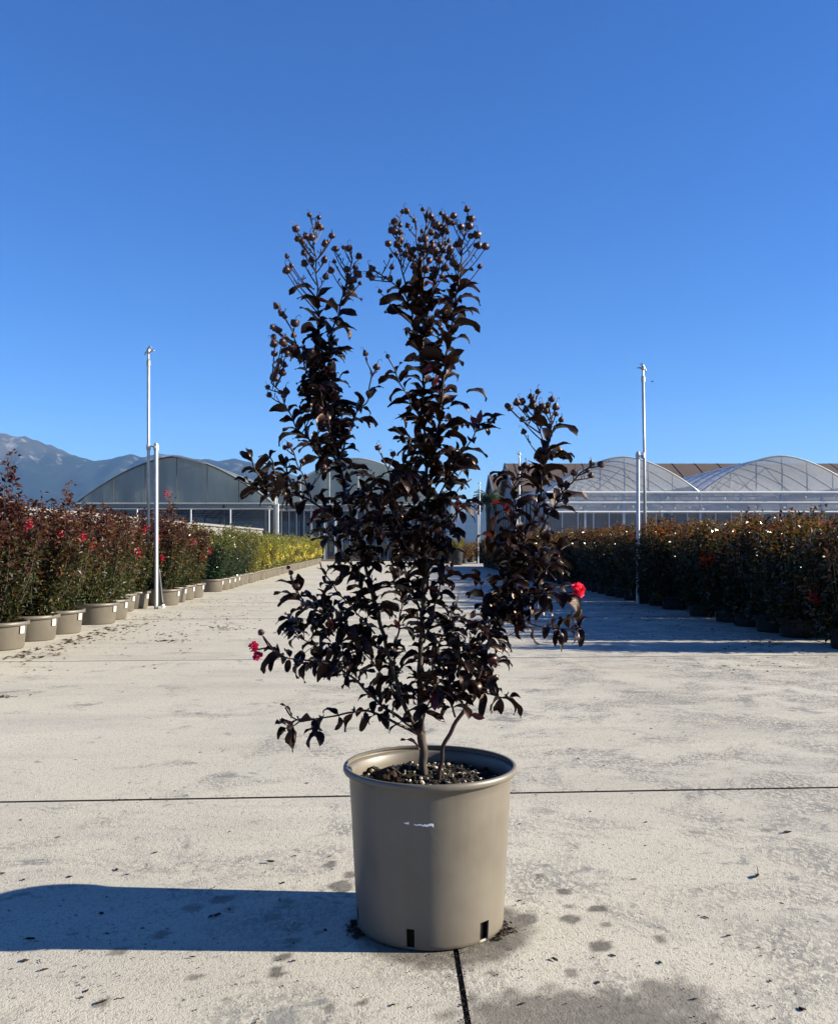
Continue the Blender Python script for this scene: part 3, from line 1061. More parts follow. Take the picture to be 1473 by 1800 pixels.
WORD = ['first', 'second', 'third', 'fourth', 'fifth', 'sixth', 'seventh', 'eighth', 'ninth', 'tenth', 'eleventh', 'twelfth', 'thirteenth', 'fourteenth',
        'fifteenth', 'sixteenth', 'seventeenth', 'eighteenth', 'nineteenth', 'twentieth']


def place_shrub(name, kind, variant, x, y, rz, label, cat, group, pot, soil, sc=1.0, tag=False, flowers=()):
    t = thing(name, label, cat, (x, y, 0), group, rz)
    t.scale = (1, 1, 1)
    link('pot', pot, t)
    link('soil', soil, t)
    fm, sm = VAR[kind][variant]
    o = link('foliage', fm, t); o.scale = (sc, sc, sc); o['kind'] = 'stuff'
    o = link('stems', sm, t); o.scale = (sc, sc, sc)
    if tag:
        o = link('pot_label', tag_me, t)
        o.rotation_euler = (0, 0, -rz + R(-10))
    for (fme, lx, ly, lz) in flowers:
        o = link('flower_cluster', fme, t)
        o.location = (lx, ly, lz)
        o.rotation_euler = (random.uniform(-.4, .4), random.uniform(-.4, .4), random.uniform(0, 6))
    return t


rl = random.Random(5)
# --- left bed
slot = 0
counts = {}
front = [5.95, 6.65, 7.35, 8.05, 8.74, 9.48, 10.60, 11.22, 11.84, 12.46, 13.1, 13.75, 14.4, 15.05, 15.7]
Y = 17.5
while Y < 43:
    front.append(Y)
    Y += 0.64
spec_name = {'crape': ('potted_crape_myrtle', 'red-flowering crape myrtle'), 'green': ('potted_green_shrub', 'dark green shrub'), 'yellow': ('potted_yellow_shrub', 'yellow-green shrub')}
for row in range(3):
    for i, Y in enumerate(front):
        y = Y + row * 0.16 + rl.uniform(-.04, .04)
        x = -3.60 - 0.030 * (Y - 8) - row * 0.66 + rl.uniform(-.03, .03)
        if row == 0 and 11.5 < Y < 13.3:      # set back round the sprinkler post
            x -= 0.28
        kind = 'crape' if Y < 17.3 else ('green' if Y < 21.5 else 'yellow')
        if kind == 'green' and rl.random() < 0.12:
            kind = 'yellow'
        if row > 1 and Y > 17.3:
            kind = 'yellow'
        nm, desc = spec_name[kind]
        v = rl.randrange(len(VAR[kind]))
        k2, rz, fl = kind, rl.uniform(0, 6.28), []
        if kind == 'crape':
            nfl = 3 if Y > 13.0 else rl.choice([1, 1, 2, 2])
            for _ in range(nfl):
                a = rl.uniform(0, 6.28)
                fl.append((RED_FL[rl.randrange(2)], 0.36 * math.cos(a), 0.36 * math.sin(a), rl.uniform(0.7, 1.2) * (0.9 if row == 0 else 1.05)))
        elif kind == 'yellow' and Y > 23 and row == 0:
            for _ in range(3):
                a = rl.uniform(-1.6, 0.6) - rz
                fl.append((YEL_FL[rl.randrange(2)], 0.40 * math.cos(a), 0.40 * math.sin(a), rl.uniform(0.4, 0.85)))
        if row == 0:
            counts[kind] = counts.get(kind, 0) + 1
            c = counts[kind]
            if c <= 20:
                label = f'{desc} in a taupe pot, {WORD[c - 1]} of its kind along the left path edge'
                group = f'{desc}s in the front row left of the path'
            else:
                label = f'{desc} in a taupe pot at the far end of the left front row'
                group = f'{desc}s at the far end of the left front row'
            if row == 0 and 8.5 < Y < 9.3 and kind == 'crape':
                pass
        else:
            label = f'{desc} crowded among others behind the front row of the left bed'
            group = f'{desc}s crowded behind the left front row'
        if kind == 'crape' and row == 0 and min(abs(Y - q) for q in (8.05, 9.48, 13.75)) < 0.1:
            k2, v, rz = 'crape_tall', 0, 0.0
            label = {8: 'tallest crape myrtle spire of the left front row, at the left picture edge', 9: 'crape myrtle with a tall dark spire, just before the gap in the left pots',
                     13: 'tall crape myrtle beside the left sprinkler post, a red flower at its tip'}[int(Y)]
            if Y > 13:
                fl.append((RED_FL[1], 0.06, 0.0, 1.62))
        place_shrub(nm, k2, v, x, y, rz, label, 'potted shrub', group, POT_L, SOIL_L, ({8: 1.0, 9: 0.9, 13: 0.95}[int(Y)] if k2 == 'crape_tall' else rl.uniform(0.88, 1.08)), tag=(row == 0 and Y < 20), flowers=fl)

# --- right bed, backlit
ys = [8.05]
Y = 9.02
while Y < 36:
    ys.append(Y)
    Y += 0.60 if Y < 16 else 0.66
    if len(ys) in (5, 10):
        Y += 0.27
for row in range(4):
    c = 0
    for i, Y in enumerate(ys):
        if row >= 3 and Y > 22 and i % 2:
            continue
        if row == 0 and 12.0 < Y < 12.5:
            continue
        y = Y + rl.uniform(-.05, .05)
        x = 3.68 - 0.037 * (Y - 7.7) + row * 0.62 + rl.uniform(-.03, .03)
        far = Y > 20
        kind, nm, desc = 'photinia', 'potted_photinia', 'glossy dark-leaved photinia'
        if far and rl.random() < 0.55:
            kind, nm, desc = 'rust', 'potted_rusty_shrub', 'rusty brown-leaved shrub'
        if row == 0:
            c += 1
            label = f'{desc} in a black pot, {WORD[c - 1]} from the near end of the right bed' if c <= 20 else f'{desc} in a black pot far along the right path edge'
            group = f'{desc}s along the right path edge' if c <= 20 else f'{desc}s far along the right path edge'
        else:
            label = f'{desc} crowded among others behind the front row of the right bed'
            group = f'{desc}s crowded in the right bed'
        fl = []
        if far and rl.random() < 0.25:
            fl.append((RED_FL[0], 0.1, -0.3, 0.8))
        vv = rl.randrange(len(VAR[kind]))
        if kind == 'photinia' and Y < 9.5 and vv == 3:
            vv = 0
        place_shrub(nm, kind, vv, x, y, rl.uniform(0, 6.28), label, 'potted shrub', group, POT_R, SOIL_R,
                    (0.95 if Y < 9.5 else rl.uniform(0.94, 1.06)) if kind == 'photinia' else rl.uniform(1.0, 1.15), flowers=fl)

# --- far end of the path
FAR_POT = tub_mesh(M['pot_black'], 0.21, 0.27, 0.62)
FAR_SOIL = soil_disc(0.245, 0.56)
t = thing('potted_green_shrub', 'feathery green shrub in a big black pot at the far end of the path', 'potted shrub', (1.57, 39.0, 0))
link('pot', FAR_POT, t); link('soil', FAR_SOIL, t)
o = link('foliage', VAR['yellow'][1][0], t); o.location = (0, 0, 0.42); o.scale = (0.75, 0.75, 0.72); o['kind'] = 'stuff'
c = 0
for i in range(16):
    px = 785 + i * 14 + rl.uniform(-4, 4)
    Y = rl.uniform(41, 46)
    x = (px - CX) / FPX * Y
    place_shrub('potted_rusty_shrub', 'rust', rl.randrange(2), x, Y, rl.uniform(0, 6), 'rusty brown shrub massed across the far end of the path', 'potted shrub',
                'rusty shrubs across the far end of the path', POT_R, SOIL_R, rl.uniform(0.95, 1.2))
for (px, py, nm_) in ((872, 1000, 'small black potted shrub by the path edge beyond the crape myrtle'), (829, 986, 'tiny black potted shrub at the path end right of the big black pot')):
    g = G(px, py)
    place_shrub('potted_rusty_shrub', 'rust', 0, g.x, g.y, 1.0, nm_, 'potted shrub', None, POT_R, SOIL_R, 0.55)


# ================================================================== irrigation posts
def sprinkler_post(label, x, y, side, post_h, riser_h, dx, post_r=0.028, riser_r=0.021, lean=0.0, hose=False):
    t = thing('sprinkler_post', label, 'sprinkler post', (x, y, 0), 'steel sprinkler posts along the path')
    b = MB(); b.lathe([(post_r, 0), (post_r, post_h - 0.02), (post_r * 0.9, post_h - 0.005), (post_r * 0.5, post_h), (0.001, post_h + 0.002)], 14); b.build('post', M['galv'], t, smooth=True)
    b = MB(); b.lathe([(post_r * 1.3, post_h - 0.10), (post_r * 1.3, post_h - 0.03), (post_r * 1.02, post_h - 0.03)], 14); b.build('post_cap', M['galv'], t)
    b = MB(); b.tube([(dx + lean, 0, 0.9), (dx + lean * 0.6, 0, post_h), (dx, 0, riser_h - 0.16)], riser_r, 10); b.build('riser_pipe', M['galv'], t, smooth=True)
    zc = post_h - 0.06
    b = MB()
    b.tube([(0, -post_r - 0.012, zc), (dx * 0.5, -0.03, zc + 0.012), (dx, -riser_r - 0.012, zc)], 0.012, 6)
    b.lathe([(riser_r * 1.02, zc - 0.045), (riser_r * 1.5, zc - 0.03), (riser_r * 1.5, zc + 0.03), (riser_r * 1.02, zc + 0.045)], 10, (dx, 0, 0))
    b.build('clamp', M['galv'], t)
    b = MB(); b.lathe([(riser_r * 1.35, riser_h - 0.24), (riser_r * 1.35, riser_h - 0.17), (riser_r * 0.8, riser_h - 0.15), (riser_r * 0.7, riser_h - 0.07)], 10, (dx, 0, 0)); b.build('socket', M['brass'], t)
    h = MB()
    h.lathe([(0.012, riser_h - 0.08), (0.026, riser_h - 0.06), (0.028, riser_h - 0.02), (0.016, riser_h), (0.001, riser_h + 0.012)], 10, (dx, 0, 0))
    h.tube([(dx, 0, riser_h - 0.05), (dx + side * 0.055, -0.01, riser_h - 0.03), (dx + side * 0.085, -0.01, riser_h - 0.035)], [0.014, 0.010, 0.012], 6)
    h.tube([(dx, 0, riser_h - 0.03), (dx - side * 0.045, 0.01, riser_h - 0.055), (dx - side * 0.05, 0.01, riser_h - 0.09)], [0.012, 0.009, 0.007], 6)
    h.tube([(dx - side * 0.02, 0, riser_h - 0.02), (dx + side * 0.02, 0, riser_h + 0.035), (dx + side * 0.04, 0, riser_h + 0.01)], 0.010, 6)
    h.build('sprinkler_head', M['brass'], t, smooth=True)
    if hose:
        b = MB()
        b.tube(smooth_path([(0.10, -0.02, 0.03), (0.075, 0.02, 0.10), (0.05, 0.03, 0.30), (0.03, 0.02, 0.55)], 5), 0.022, 8)
        b.build('hose', M['hose'], t, smooth=True)
        b = MB(); b.tube([(0.095, -0.02, 0.05), (0.115, -0.03, 0.02)], 0.026, 8); b.build('hose_fitting', M['white'], t)
    return t


p = G(275, 1070)
sprinkler_post('tall steel sprinkler post among the pots at the left path edge', p.x, p.y, 1, 2.28, 3.58, -0.105, hose=True)
p = G(1121, 1061)
sprinkler_post('tall steel sprinkler post standing at the foot of the dark right hedge', p.x, p.y, -1, 2.27, 3.55, 0.075, lean=0.03)
p = G(489, 1000)
sprinkler_post('thin pale sprinkler post in front of the yellow shrubs on the left', p.x, p.y, 1, 2.3, 3.5, -0.10)
sprinkler_post('sprinkler post behind the right shoot of the potted plant', 2.90, 27.8, -1, 2.27, 3.58, 0.07)
sprinkler_post('distant sprinkler post left of the palm tree', 2.58, 41.0, -1, 2.27, 3.55, 0.07)

b = MB()
bt = thing('bird', 'tiny dark bird flying right of the right sprinkler post', 'bird', P(1146, 671, 60))
b.tube([(-0.09, 0, 0), (-0.03, 0, 0.012), (0.05, 0, 0.008), (0.10, 0, 0)], [0.008, 0.03, 0.025, 0.006], 8)
b.build('body', M['bird'], bt, smooth=True)
for s in (-1, 1):
    w_ = MB(); w_.add([(-0.02, 0, 0.01), (0.04, 0, 0.01), (0.03, s * 0.10, 0.05), (-0.02, s * 0.17, 0.045), (-0.02, s * 0.10, 0.045),
                       (-0.02, 0, 0), (0.04, 0, 0), (0.03, s * 0.10, 0.043), (-0.02, s * 0.17, 0.04), (-0.02, s * 0.10, 0.038)],
                      [(0, 1, 2, 3, 4), (9, 8, 7, 6, 5)])
    w_.build('wing', M['bird'], bt)

# ================================================================== the potted crape myrtle
PX0, PY0 = 0.0265, 2.24
plant = thing('potted_crape_myrtle', 'large black-leaved crape myrtle in a taupe pot standing alone mid-path', 'potted shrub', (PX0, PY0, 0))
ORIG = Vector((PX0, PY0, 0))

# ---- pot
NSEG = 120
prof = [(0.001, 0.004), (0.150, 0.004), (0.168, 0.0), (0.1735, 0.004), (0.1745, 0.012), (0.1762, 0.049), (0.1790, 0.10), (0.1830, 0.18), (0.1870, 0.26), (0.1915, 0.335),
        (0.1922, 0.3560), (0.1940, 0.3585), (0.2010, 0.3592), (0.2050, 0.3605), (0.2066, 0.3640), (0.2066, 0.3695), (0.2050, 0.3735), (0.2020, 0.3755), (0.1975, 0.3748)]
pm = MB(); pm.lathe(prof, NSEG)
keep = []
HOLES = [R(-90 + d) for d in (-15, 44, 104, 164, 224, -75)]
for f_ in pm.f:
    c = sum((Vector(pm.v[i]) for i in f_), Vector()) / len(f_)
    r_ = math.hypot(c.x, c.y)
    a_ = math.atan2(c.y, c.x)
    hole = any(abs((a_ - h + math.pi) % (2 * math.pi) - math.pi) < R(3.8) for h in HOLES) and 0.006 < c.z < 0.048 and r_ > 0.172
    if not hole:
        keep.append(f_)
pm.f = keep
pot = pm.build('pot', M['pot'], plant, smooth=True)
_bm = bmesh.new(); _bm.from_mesh(pot.data)
for e_ in _bm.edges:
    if e_.is_boundary:
        e_.smooth = False
_bm.to_mesh(pot.data); _bm.free()
sol = pot.modifiers.new('wall', 'SOLIDIFY'); sol.thickness = 0.0045; sol.offset = -1
bpy.context.view_layer.update()
# root ball seen through the drain holes
b = MB(); b.lathe([(0.001, 0.006), (0.164, 0.007), (0.167, 0.10), (0.170, 0.2)], 40); b.build('root_ball', M['soil'], plant, smooth=True)
for (a0, a1, zf, h_, sd_) in ((-0.20, 0.03, 0.284, 0.0085, 1), (-0.32, -0.26, 0.286, 0.006, 2)):
    sm_ = MB(); rr = random.Random(sd_); n = 9; vs = []
    for i in range(n + 1):
        a = R(-90) + a0 + (a1 - a0) * i / n
        r_ = 0.1892
        w_ = h_ * (0.25 + 0.75 * (i / n) ** 1.3) * rr.uniform(0.55, 1.0)
        zc = zf + rr.uniform(-0.0015, 0.0015)
        for z in (zc - w_ / 2, zc + w_ / 2):
            vs.append((r_ * math.cos(a), r_ * math.sin(a), z))
    sm_.add(vs, [(2 * i, 2 * i + 2, 2 * i + 3, 2 * i + 1) for i in range(n)])
    sm_.build('label_scrap', M['scrap'], plant)

# ---- soil, grit and clods
def soil_h(x, y):
    r_ = math.hypot(x, y)
    h = 0.338 + 0.010 * mnoise.noise(Vector((x * 22, y * 22, 0))) + 0.006 * mnoise.noise(Vector((x * 60, y * 60, 4)))
    h += 0.020 * math.exp(-((x + 0.055) ** 2 + (y - 0.02) ** 2) / 0.0022)
    h += 0.010 * math.exp(-(x * x + y * y) / 0.006)
    return h - 0.012 * (r_ / 0.19) ** 4


sb = MB(); rings = 22; n = 64
sb.v.append((0, 0, soil_h(0, 0)))
for i in range(1, rings + 1):
    r_ = 0.1875 * i / rings
    for k in range(n):
        a = 2 * math.pi * k / n
        x, y = r_ * math.cos(a), r_ * math.sin(a)
        sb.v.append((x, y, soil_h(x, y)))
for k in range(n):
    sb.f.append((0, 1 + k, 1 + (k + 1) % n))
for i in range(rings - 1):
    for k in range(n):
        a, b2 = 1 + i * n + k, 1 + i * n + (k + 1) % n
        sb.f.append((a, a + n, b2 + n, b2))
sb.build('soil', M['soil'], plant)


def lumps(name, mat, n, smin, smax, seed, xbias=None):
    rr = random.Random(seed)
    bmm = bmesh.new(); bmesh.ops.create_icosphere(bmm, subdivisions=1, radius=1.0)
    iv = [v.co.copy() for v in bmm.verts]; iff = [tuple(v.index for v in f.verts) for f in bmm.faces]; bmm.free()
    mb = MB()
    for _ in range(n):
        a = rr.uniform(0, 6.28318); r_ = 0.183 * math.sqrt(rr.random())
        x, y = r_ * math.cos(a), r_ * math.sin(a)
        s = rr.uniform(smin, smax)
        q = Matrix.Rotation(rr.uniform(0, 6), 3, Vector((rr.random(), rr.random(), rr.random() + .01)).normalized())
        sc_ = Vector((rr.uniform(.6, 1.2), rr.uniform(.6, 1.2), rr.uniform(.5, .9)))
        c = Vector((x, y, soil_h(x, y) + s * 0.35))
        mb.add([c + q @ Vector((v.x * sc_.x, v.y * sc_.y, v.z * sc_.z)) * s * (1 + 0.25 * mnoise.noise(v * 3 + c * 50)) for v in iv], iff)
    return mb.build(name, mat, plant, kind='stuff')


lumps('grit', M['pebble'], 190, 0.0025, 0.0072, 3)
lumps('soil_crumbs', M['pebble_d'], 1300, 0.0018, 0.0052, 4)
lumps('soil_clods', M['soil'], 70, 0.006, 0.013, 5)
bmm = bmesh.new(); bmesh.ops.create_icosphere(bmm, subdivisions=3, radius=1.0)
for v in bmm.verts:
    v.co *= 1 + 0.28 * mnoise.fractal(v.co * 2.2, 1.0, 2.0, 4)
    v.co = Vector((v.co.x * 0.026, v.co.y * 0.024, v.co.z * 0.020)) + Vector((-0.098, -0.03, soil_h(-0.098, -0.03) + 0.010))
me = bpy.data.meshes.new('soil_clod'); bmm.to_mesh(me); bmm.free(); me.materials.append(M['clod'])
link('soil_clod', me, plant)

# ---- shoots traced as (column, row) of the photograph, given true depth through d0 -> d1 (metres towards / away)
# (points, base radius, tip radius, d0, d1, first leaf fraction, last leaf fraction, leaf spacing px, leaf size px)
SH = [
    ('trunk', [(746, 1374), (744, 1330), (742, 1288)], 0.0105, .0108, 0, 0, 2, 2, 20, 40),
    ('stem', [(742, 1290), (739, 1240), (738, 1180), (742, 1100), (747, 1000), (752, 900), (748, 800), (745, 700), (744, 600), (745, 500), (747, 430), (752, 368)], .0080, .0016, 0, .03, .06, .86, 15, 50),
    ('stem', [(749, 900), (760, 820), (772, 740), (783, 640), (797, 560), (806, 490), (812, 440), (822, 380)], .0050, .0015, .02, -.06, .1, .78, 14, 52),
    ('stem', [(745, 660), (730, 575), (715, 520), (705, 460), (697, 415), (690, 385)], .0035, .0013, .02, .08, .0, .5, 14, 48),
    ('stem', [(713, 520), (695, 500), (678, 490), (658, 474)], .0022, .0011, .06, .05, .05, .7, 15, 28),
    ('stem', [(747, 570), (765, 500), (775, 440), (780, 380)], .0030, .0012, .02, -.05, .0, .55, 16, 44),
    ('stem', [(745, 540), (736, 460), (730, 390)], .0028, .0012, .03, .09, .0, .35, 16, 40),
    ('stem', [(741, 1292), (715, 1250), (697, 1195), (680, 1140), (665, 1080), (652, 1030), (638, 975), (622, 920), (606, 860), (592, 790), (580, 730), (570, 670),
              (563, 610), (559, 550), (557, 490), (553, 440), (549, 385)], .0062, .0014, -.01, .04, .12, .86, 15, 48),
    ('stem', [(582, 740), (556, 690), (535, 640), (518, 595), (503, 558)], .0032, .0012, .02, -.05, .1, .62, 14, 38),
    ('stem', [(568, 650), (583, 590), (598, 540), (609, 495), (618, 455), (613, 432)], .0030, .0012, .03, .10, .05, .62, 15, 46),
    ('stem', [(570, 805), (545, 775), (523, 753), (509, 726), (495, 695), (478, 672)], .0028, .0011, .02, -.06, .1, .72, 18, 34),
    ('stem', [(592, 800), (578, 745), (566, 700), (560, 680)], .0028, .0012, -.02, -.10, .0, .7, 15, 38),
    ('stem', [(597, 810), (612, 760), (628, 725), (645, 705), (652, 670), (650, 650), (644, 628)], .0030, .0010, .0, -.08, .08, .78, 14, 36),
    ('stem', [(628, 950), (605, 920), (580, 903), (559, 888), (530, 873), (500, 868), (465, 862), (432, 848)], .0038, .0012, .02, -.12, .1, 1, 15, 42),
    ('stem', [(548, 878), (538, 850), (528, 825), (515, 795), (508, 783)], .0022, .0010, -.06, -.10, .05, .55, 13, 34),
    ('stem', [(505, 868), (488, 840), (480, 815), (472, 802)], .0020, .0010, -.08, -.05, .05, 1, 12, 38),
    ('stem', [(470, 862), (452, 830), (441, 803)], .0018, .0010, -.10, -.14, .05, 1, 12, 36),
    ('stem', [(530, 873), (512, 850), (505, 830)], .0018, .0010, -.08, -.02, .05, 1, 12, 34),
    ('stem', [(650, 1030), (625, 1000), (600, 970), (585, 945), (568, 928)], .0030, .0012, .02, -.12, .1, 1, 15, 42),
    ('stem', [(659, 1114), (640, 1090), (616, 1066), (598, 1045), (583, 1026), (570, 1005), (562, 989)], .0022, .0010, .0, -.10, .15, 1, 30, 38),
    ('stem', [(682, 1150), (650, 1130), (610, 1110), (575, 1085), (545, 1065), (529, 1050), (519, 1035), (512, 1013)], .0034, .0012, .0, -.14, .1, .98, 13, 42),
    ('stem', [(655, 1132), (610, 1150), (570, 1142), (540, 1128), (515, 1110)], .0028, .0012, -.02, .10, .1, 1, 13, 40),
    ('stem', [(620, 1112), (590, 1070), (570, 1060), (545, 1080)], .0024, .0010, -.05, .05, .1, 1, 13, 40),
    ('stem', [(737, 1288), (700, 1260), (665, 1235), (635, 1205), (605, 1180), (570, 1165), (530, 1160), (500, 1155), (480, 1142), (463, 1122)], .0045, .0012, -.01, -.16, .18, .95, 15, 40),
    ('stem', [(480, 1143), (468, 1140), (456, 1142)], .0012, .0010, -.15, -.16, 2, 2, 20, 30),
    ('stem', [(738, 1292), (690, 1268), (650, 1250), (620, 1252), (590, 1258), (560, 1263), (530, 1267), (512, 1258), (500, 1244)], .0042, .0011, -.02, -.18, .12, .92, 22, 36),
    ('stem', [(528, 1267), (516, 1275), (506, 1283)], .0014, .0010, -.17, -.20, .5, 1, 12, 44),
    ('trunk', [(771, 1378), (775, 1340), (783, 1303), (803, 1268), (822, 1236)], .0052, .0047, -.04, -.04, 2, 2, 20, 40),
    ('stem', [(822, 1236), (840, 1190), (855, 1140), (872, 1090), (890, 1040), (905, 990), (925, 940), (945, 890), (953, 840), (955, 790), (947, 755), (940, 725), (937, 706)], .0050, .0013, -.04, -.10, .05, .82, 15, 46),
    ('stem', [(950, 935), (968, 900), (990, 865), (1012, 840), (1030, 825), (1044, 813)], .0028, .0011, -.08, -.15, .1, .6, 17, 40),
    ('stem', [(903, 1000), (906, 950), (908, 905), (905, 865), (899, 840)], .0030, .0011, -.08, .0, .1, 1, 15, 44),
    ('stem', [(955, 830), (962, 790), (968, 750), (966, 715)], .0024, .0011, -.09, -.16, .1, .7, 15, 42),
    ('stem', [(925, 945), (905, 925), (895, 908), (888, 900)], .0022, .0010, -.09, -.14, .1, 1, 14, 44),
    ('stem', [(868, 1098), (905, 1060), (940, 1047), (970, 1042), (995, 1042), (1012, 1040)], .0034, .0011, -.07, -.20, .1, .9, 14, 44),
    ('stem', [(895, 1072), (930, 1095), (965, 1104), (1000, 1106), (1022, 1102)], .0026, .0010, -.08, -.18, .1, 1, 15, 42),
    ('stem', [(945, 1000), (965, 980), (985, 965), (1005, 955)], .0022, .0010, -.08, -.02, .1, 1, 13, 42),
    ('stem', [(800, 1230), (820, 1205), (850, 1216), (880, 1226), (902, 1227)], .0026, .0010, -.04, -.18, .2, 1, 15, 42),
    ('stem', [(752, 930), (770, 880), (785, 840), (800, 810), (818, 790), (832, 765), (845, 740)], .0032, .0011, .02, -.08, .1, 1, 15, 42),
    ('stem', [(760, 965), (780, 930), (800, 905), (815, 892), (826, 880)], .0026, .0010, .0, -.16, .1, 1, 13, 42),
    ('stem', [(770, 905), (790, 880), (812, 855), (827, 842)], .0014, .0007, .0, .06, .1, .5, 15, 34),
    ('stem', [(776, 870), (798, 850), (812, 820), (808, 790)], .0024, .0010, .03, .12, .1, 1, 13, 40),
    ('stem', [(745, 1000), (715, 960), (695, 900), (688, 860), (682, 825), (670, 797)], .0034, .0011, .0, -.14, .1, .82, 15, 42),
    ('stem', [(692, 880), (702, 840), (715, 800), (724, 770)], .0024, .0010, -.08, -.02, .1, 1, 14, 40),
    ('stem', [(742, 1080), (720, 1030), (705, 980), (690, 940), (668, 905), (650, 870)], .0036, .0011, .02, .14, .1, 1, 15, 42),
    ('stem', [(745, 1130), (762, 1080), (770, 1040), (778, 1018), (797, 1002)], .0026, .0010, .0, -.12, .1, 1, 15, 38),
    ('stem', [(755, 1170), (782, 1110), (798, 1070), (806, 1045)], .0020, .0008, .02, .10, .1, .9, 16, 36),
    ('stem', [(740, 1215), (770, 1175), (805, 1150), (840, 1128), (862, 1100)], .0036, .0011, -.01, -.16, .1, 1, 12, 42),
    ('stem', [(740, 1230), (760, 1180), (775, 1130), (790, 1095)], .0030, .0011, .0, .14, .1, 1, 13, 40),
    ('stem', [(830, 1222), (855, 1185), (872, 1150), (880, 1122)], .0028, .0010, -.04, .06, .1, 1, 13, 38),
    ('stem', [(705, 1232), (682, 1200), (660, 1170), (640, 1148)], .0028, .0010, .0, .12, .1, 1, 14, 38),
    ('stem', [(702, 1225), (692, 1160), (700, 1110), (706, 1060), (700, 1000), (710, 950)], .0036, .0012, .0, .12, .15, 1, 16, 40),
    ('stem', [(872, 1092), (852, 1052), (845, 1025), (836, 1003)], .0026, .0010, -.06, .04, .1, 1, 13, 40),
    ('stem', [(800, 1260), (790, 1220), (800, 1180), (830, 1165)], .0028, .0010, -.05, -.20, .1, 1, 12, 44),
    ('stem', [(742, 1270), (752, 1240), (762, 1215), (780, 1190)], .0028, .0010, -.02, -.18, .1, 1, 12, 42),
    ('stem', [(640, 980), (660, 945), (672, 905), (665, 880)], .0026, .0010, .02, -.10, .1, 1, 13, 42),
    ('stem', [(752, 940), (735, 900), (715, 880), (700, 850)], .0026, .0010, .02, .16, .1, 1, 13, 42),
    ('stem', [(748, 820), (735, 790), (720, 765), (705, 750)], .0020, .0009, .02, .10, .1, 1, 13, 38),
    ('stem', [(747, 760), (730, 720), (712, 690), (695, 655), (683, 627)], .0022, .0010, .02, -.06, .1, .85, 15, 38),
    ('stem', [(905, 985), (935, 985), (960, 1000), (975, 1020)], .0026, .0010, -.08, -.20, .1, 1, 13, 46),
    ('stem', [(905, 1000), (885, 970), (870, 950), (860, 930)], .0026, .0010, -.08, .04, .1, 1, 13, 42),
    ('stem', [(600, 830), (580, 820), (560, 800), (540, 770)], .0024, .0010, .03, .12, .1, 1, 14, 44),
    ('stem', [(615, 905), (640, 880), (655, 850), (660, 830)], .0024, .0010, .03, .12, .1, 1, 14, 40),
]


def to3(px, py, d):
    return P(px, py, PY0 + d) - ORIG


NV = 14
def make_leaf(seed):
    """leaf along +X, unit length, mid rib folded, blade arching down and edges slightly waved"""
    rr = random.Random(seed)
    n = 7
    bend = rr.uniform(0.6, 2.3)
    fold = rr.uniform(0.3, 1.15)
    tw = rr.uniform(-0.9, 0.9)
    wid = rr.uniform(0.18, 0.25)
    side_c = rr.uniform(-0.25, 0.25)
    vs = []
    x = z = 0.0; a = 0.25
    ph = rr.uniform(0, 6)
    for i in range(n + 1):
        t = i / n
        w = wid * (math.sin(math.pi * min(1, t * 0.97 + 0.015) ** 0.85) ** 0.85) * (1.0 if 0 < i < n else 0.05)
        yc = side_c * t * t * 0.5
        tt = tw * t
        for s in (-1, 0, 1):
            yy = s * w * math.cos(fold * 0.5)
            zz = abs(s) * w * math.sin(fold) * (1 - 0.5 * t) + (0.055 * math.sin(t * 10 + ph + s * 1.3) if s else 0)
            y2 = yy * math.cos(tt) - zz * math.sin(tt)
            z2 = yy * math.sin(tt) + zz * math.cos(tt)
            vs.append((x - z2 * math.sin(a), yc + y2, z + z2 * math.cos(a)))
        step = 1.0 / n
        x += math.cos(a) * step; z += math.sin(a) * step
        a -= bend / n * (0.5 + t)
    fs = []
    for i in range(n):
        b0 = i * 3
        fs += [(b0, b0 + 3, b0 + 4, b0 + 1), (b0 + 1, b0 + 4, b0 + 5, b0 + 2)]
    return vs, fs


LEAF_GEO = [make_leaf(100 + i) for i in range(NV)]
LEAF_ME = {}
for key in ('leaf', 'leaf_red', 'leaf_pale'):
    for i, (vs, fs) in enumerate(LEAF_GEO):
        mb = MB(); mb.add(vs, fs)
        LEAF_ME[(key, i)] = mb.mesh('leaf', M[key], True)

rp = random.Random(21)
LEAVES = []     # (matrix, variant, material key, size, world y)


def add_leaf(base, direction, size, up=None, key='leaf', var=None, roll=0.0):
    d = direction.normalized()
    u = Vector((rp.gauss(0, .35), rp.gauss(0, .35), 1.0)) if up is None else up
    u = u - d * u.dot(d)
    if u.length < 0.1:
        u = Vector((0, -1, 0.2)) - d * Vector((0, -1, 0.2)).dot(d)
    u.normalize()
    s = u.cross(d)
    m = Matrix(((d.x, s.x, u.x, base.x), (d.y, s.y, u.y, base.y), (d.z, s.z, u.z, base.z), (0, 0, 0, 1)))
    m = m @ Matrix.Rotation(roll, 4, 'X') @ Matrix.Scale(size, 4)
    LEAVES.append((m, rp.randrange(NV) if var is None else var, key, size))


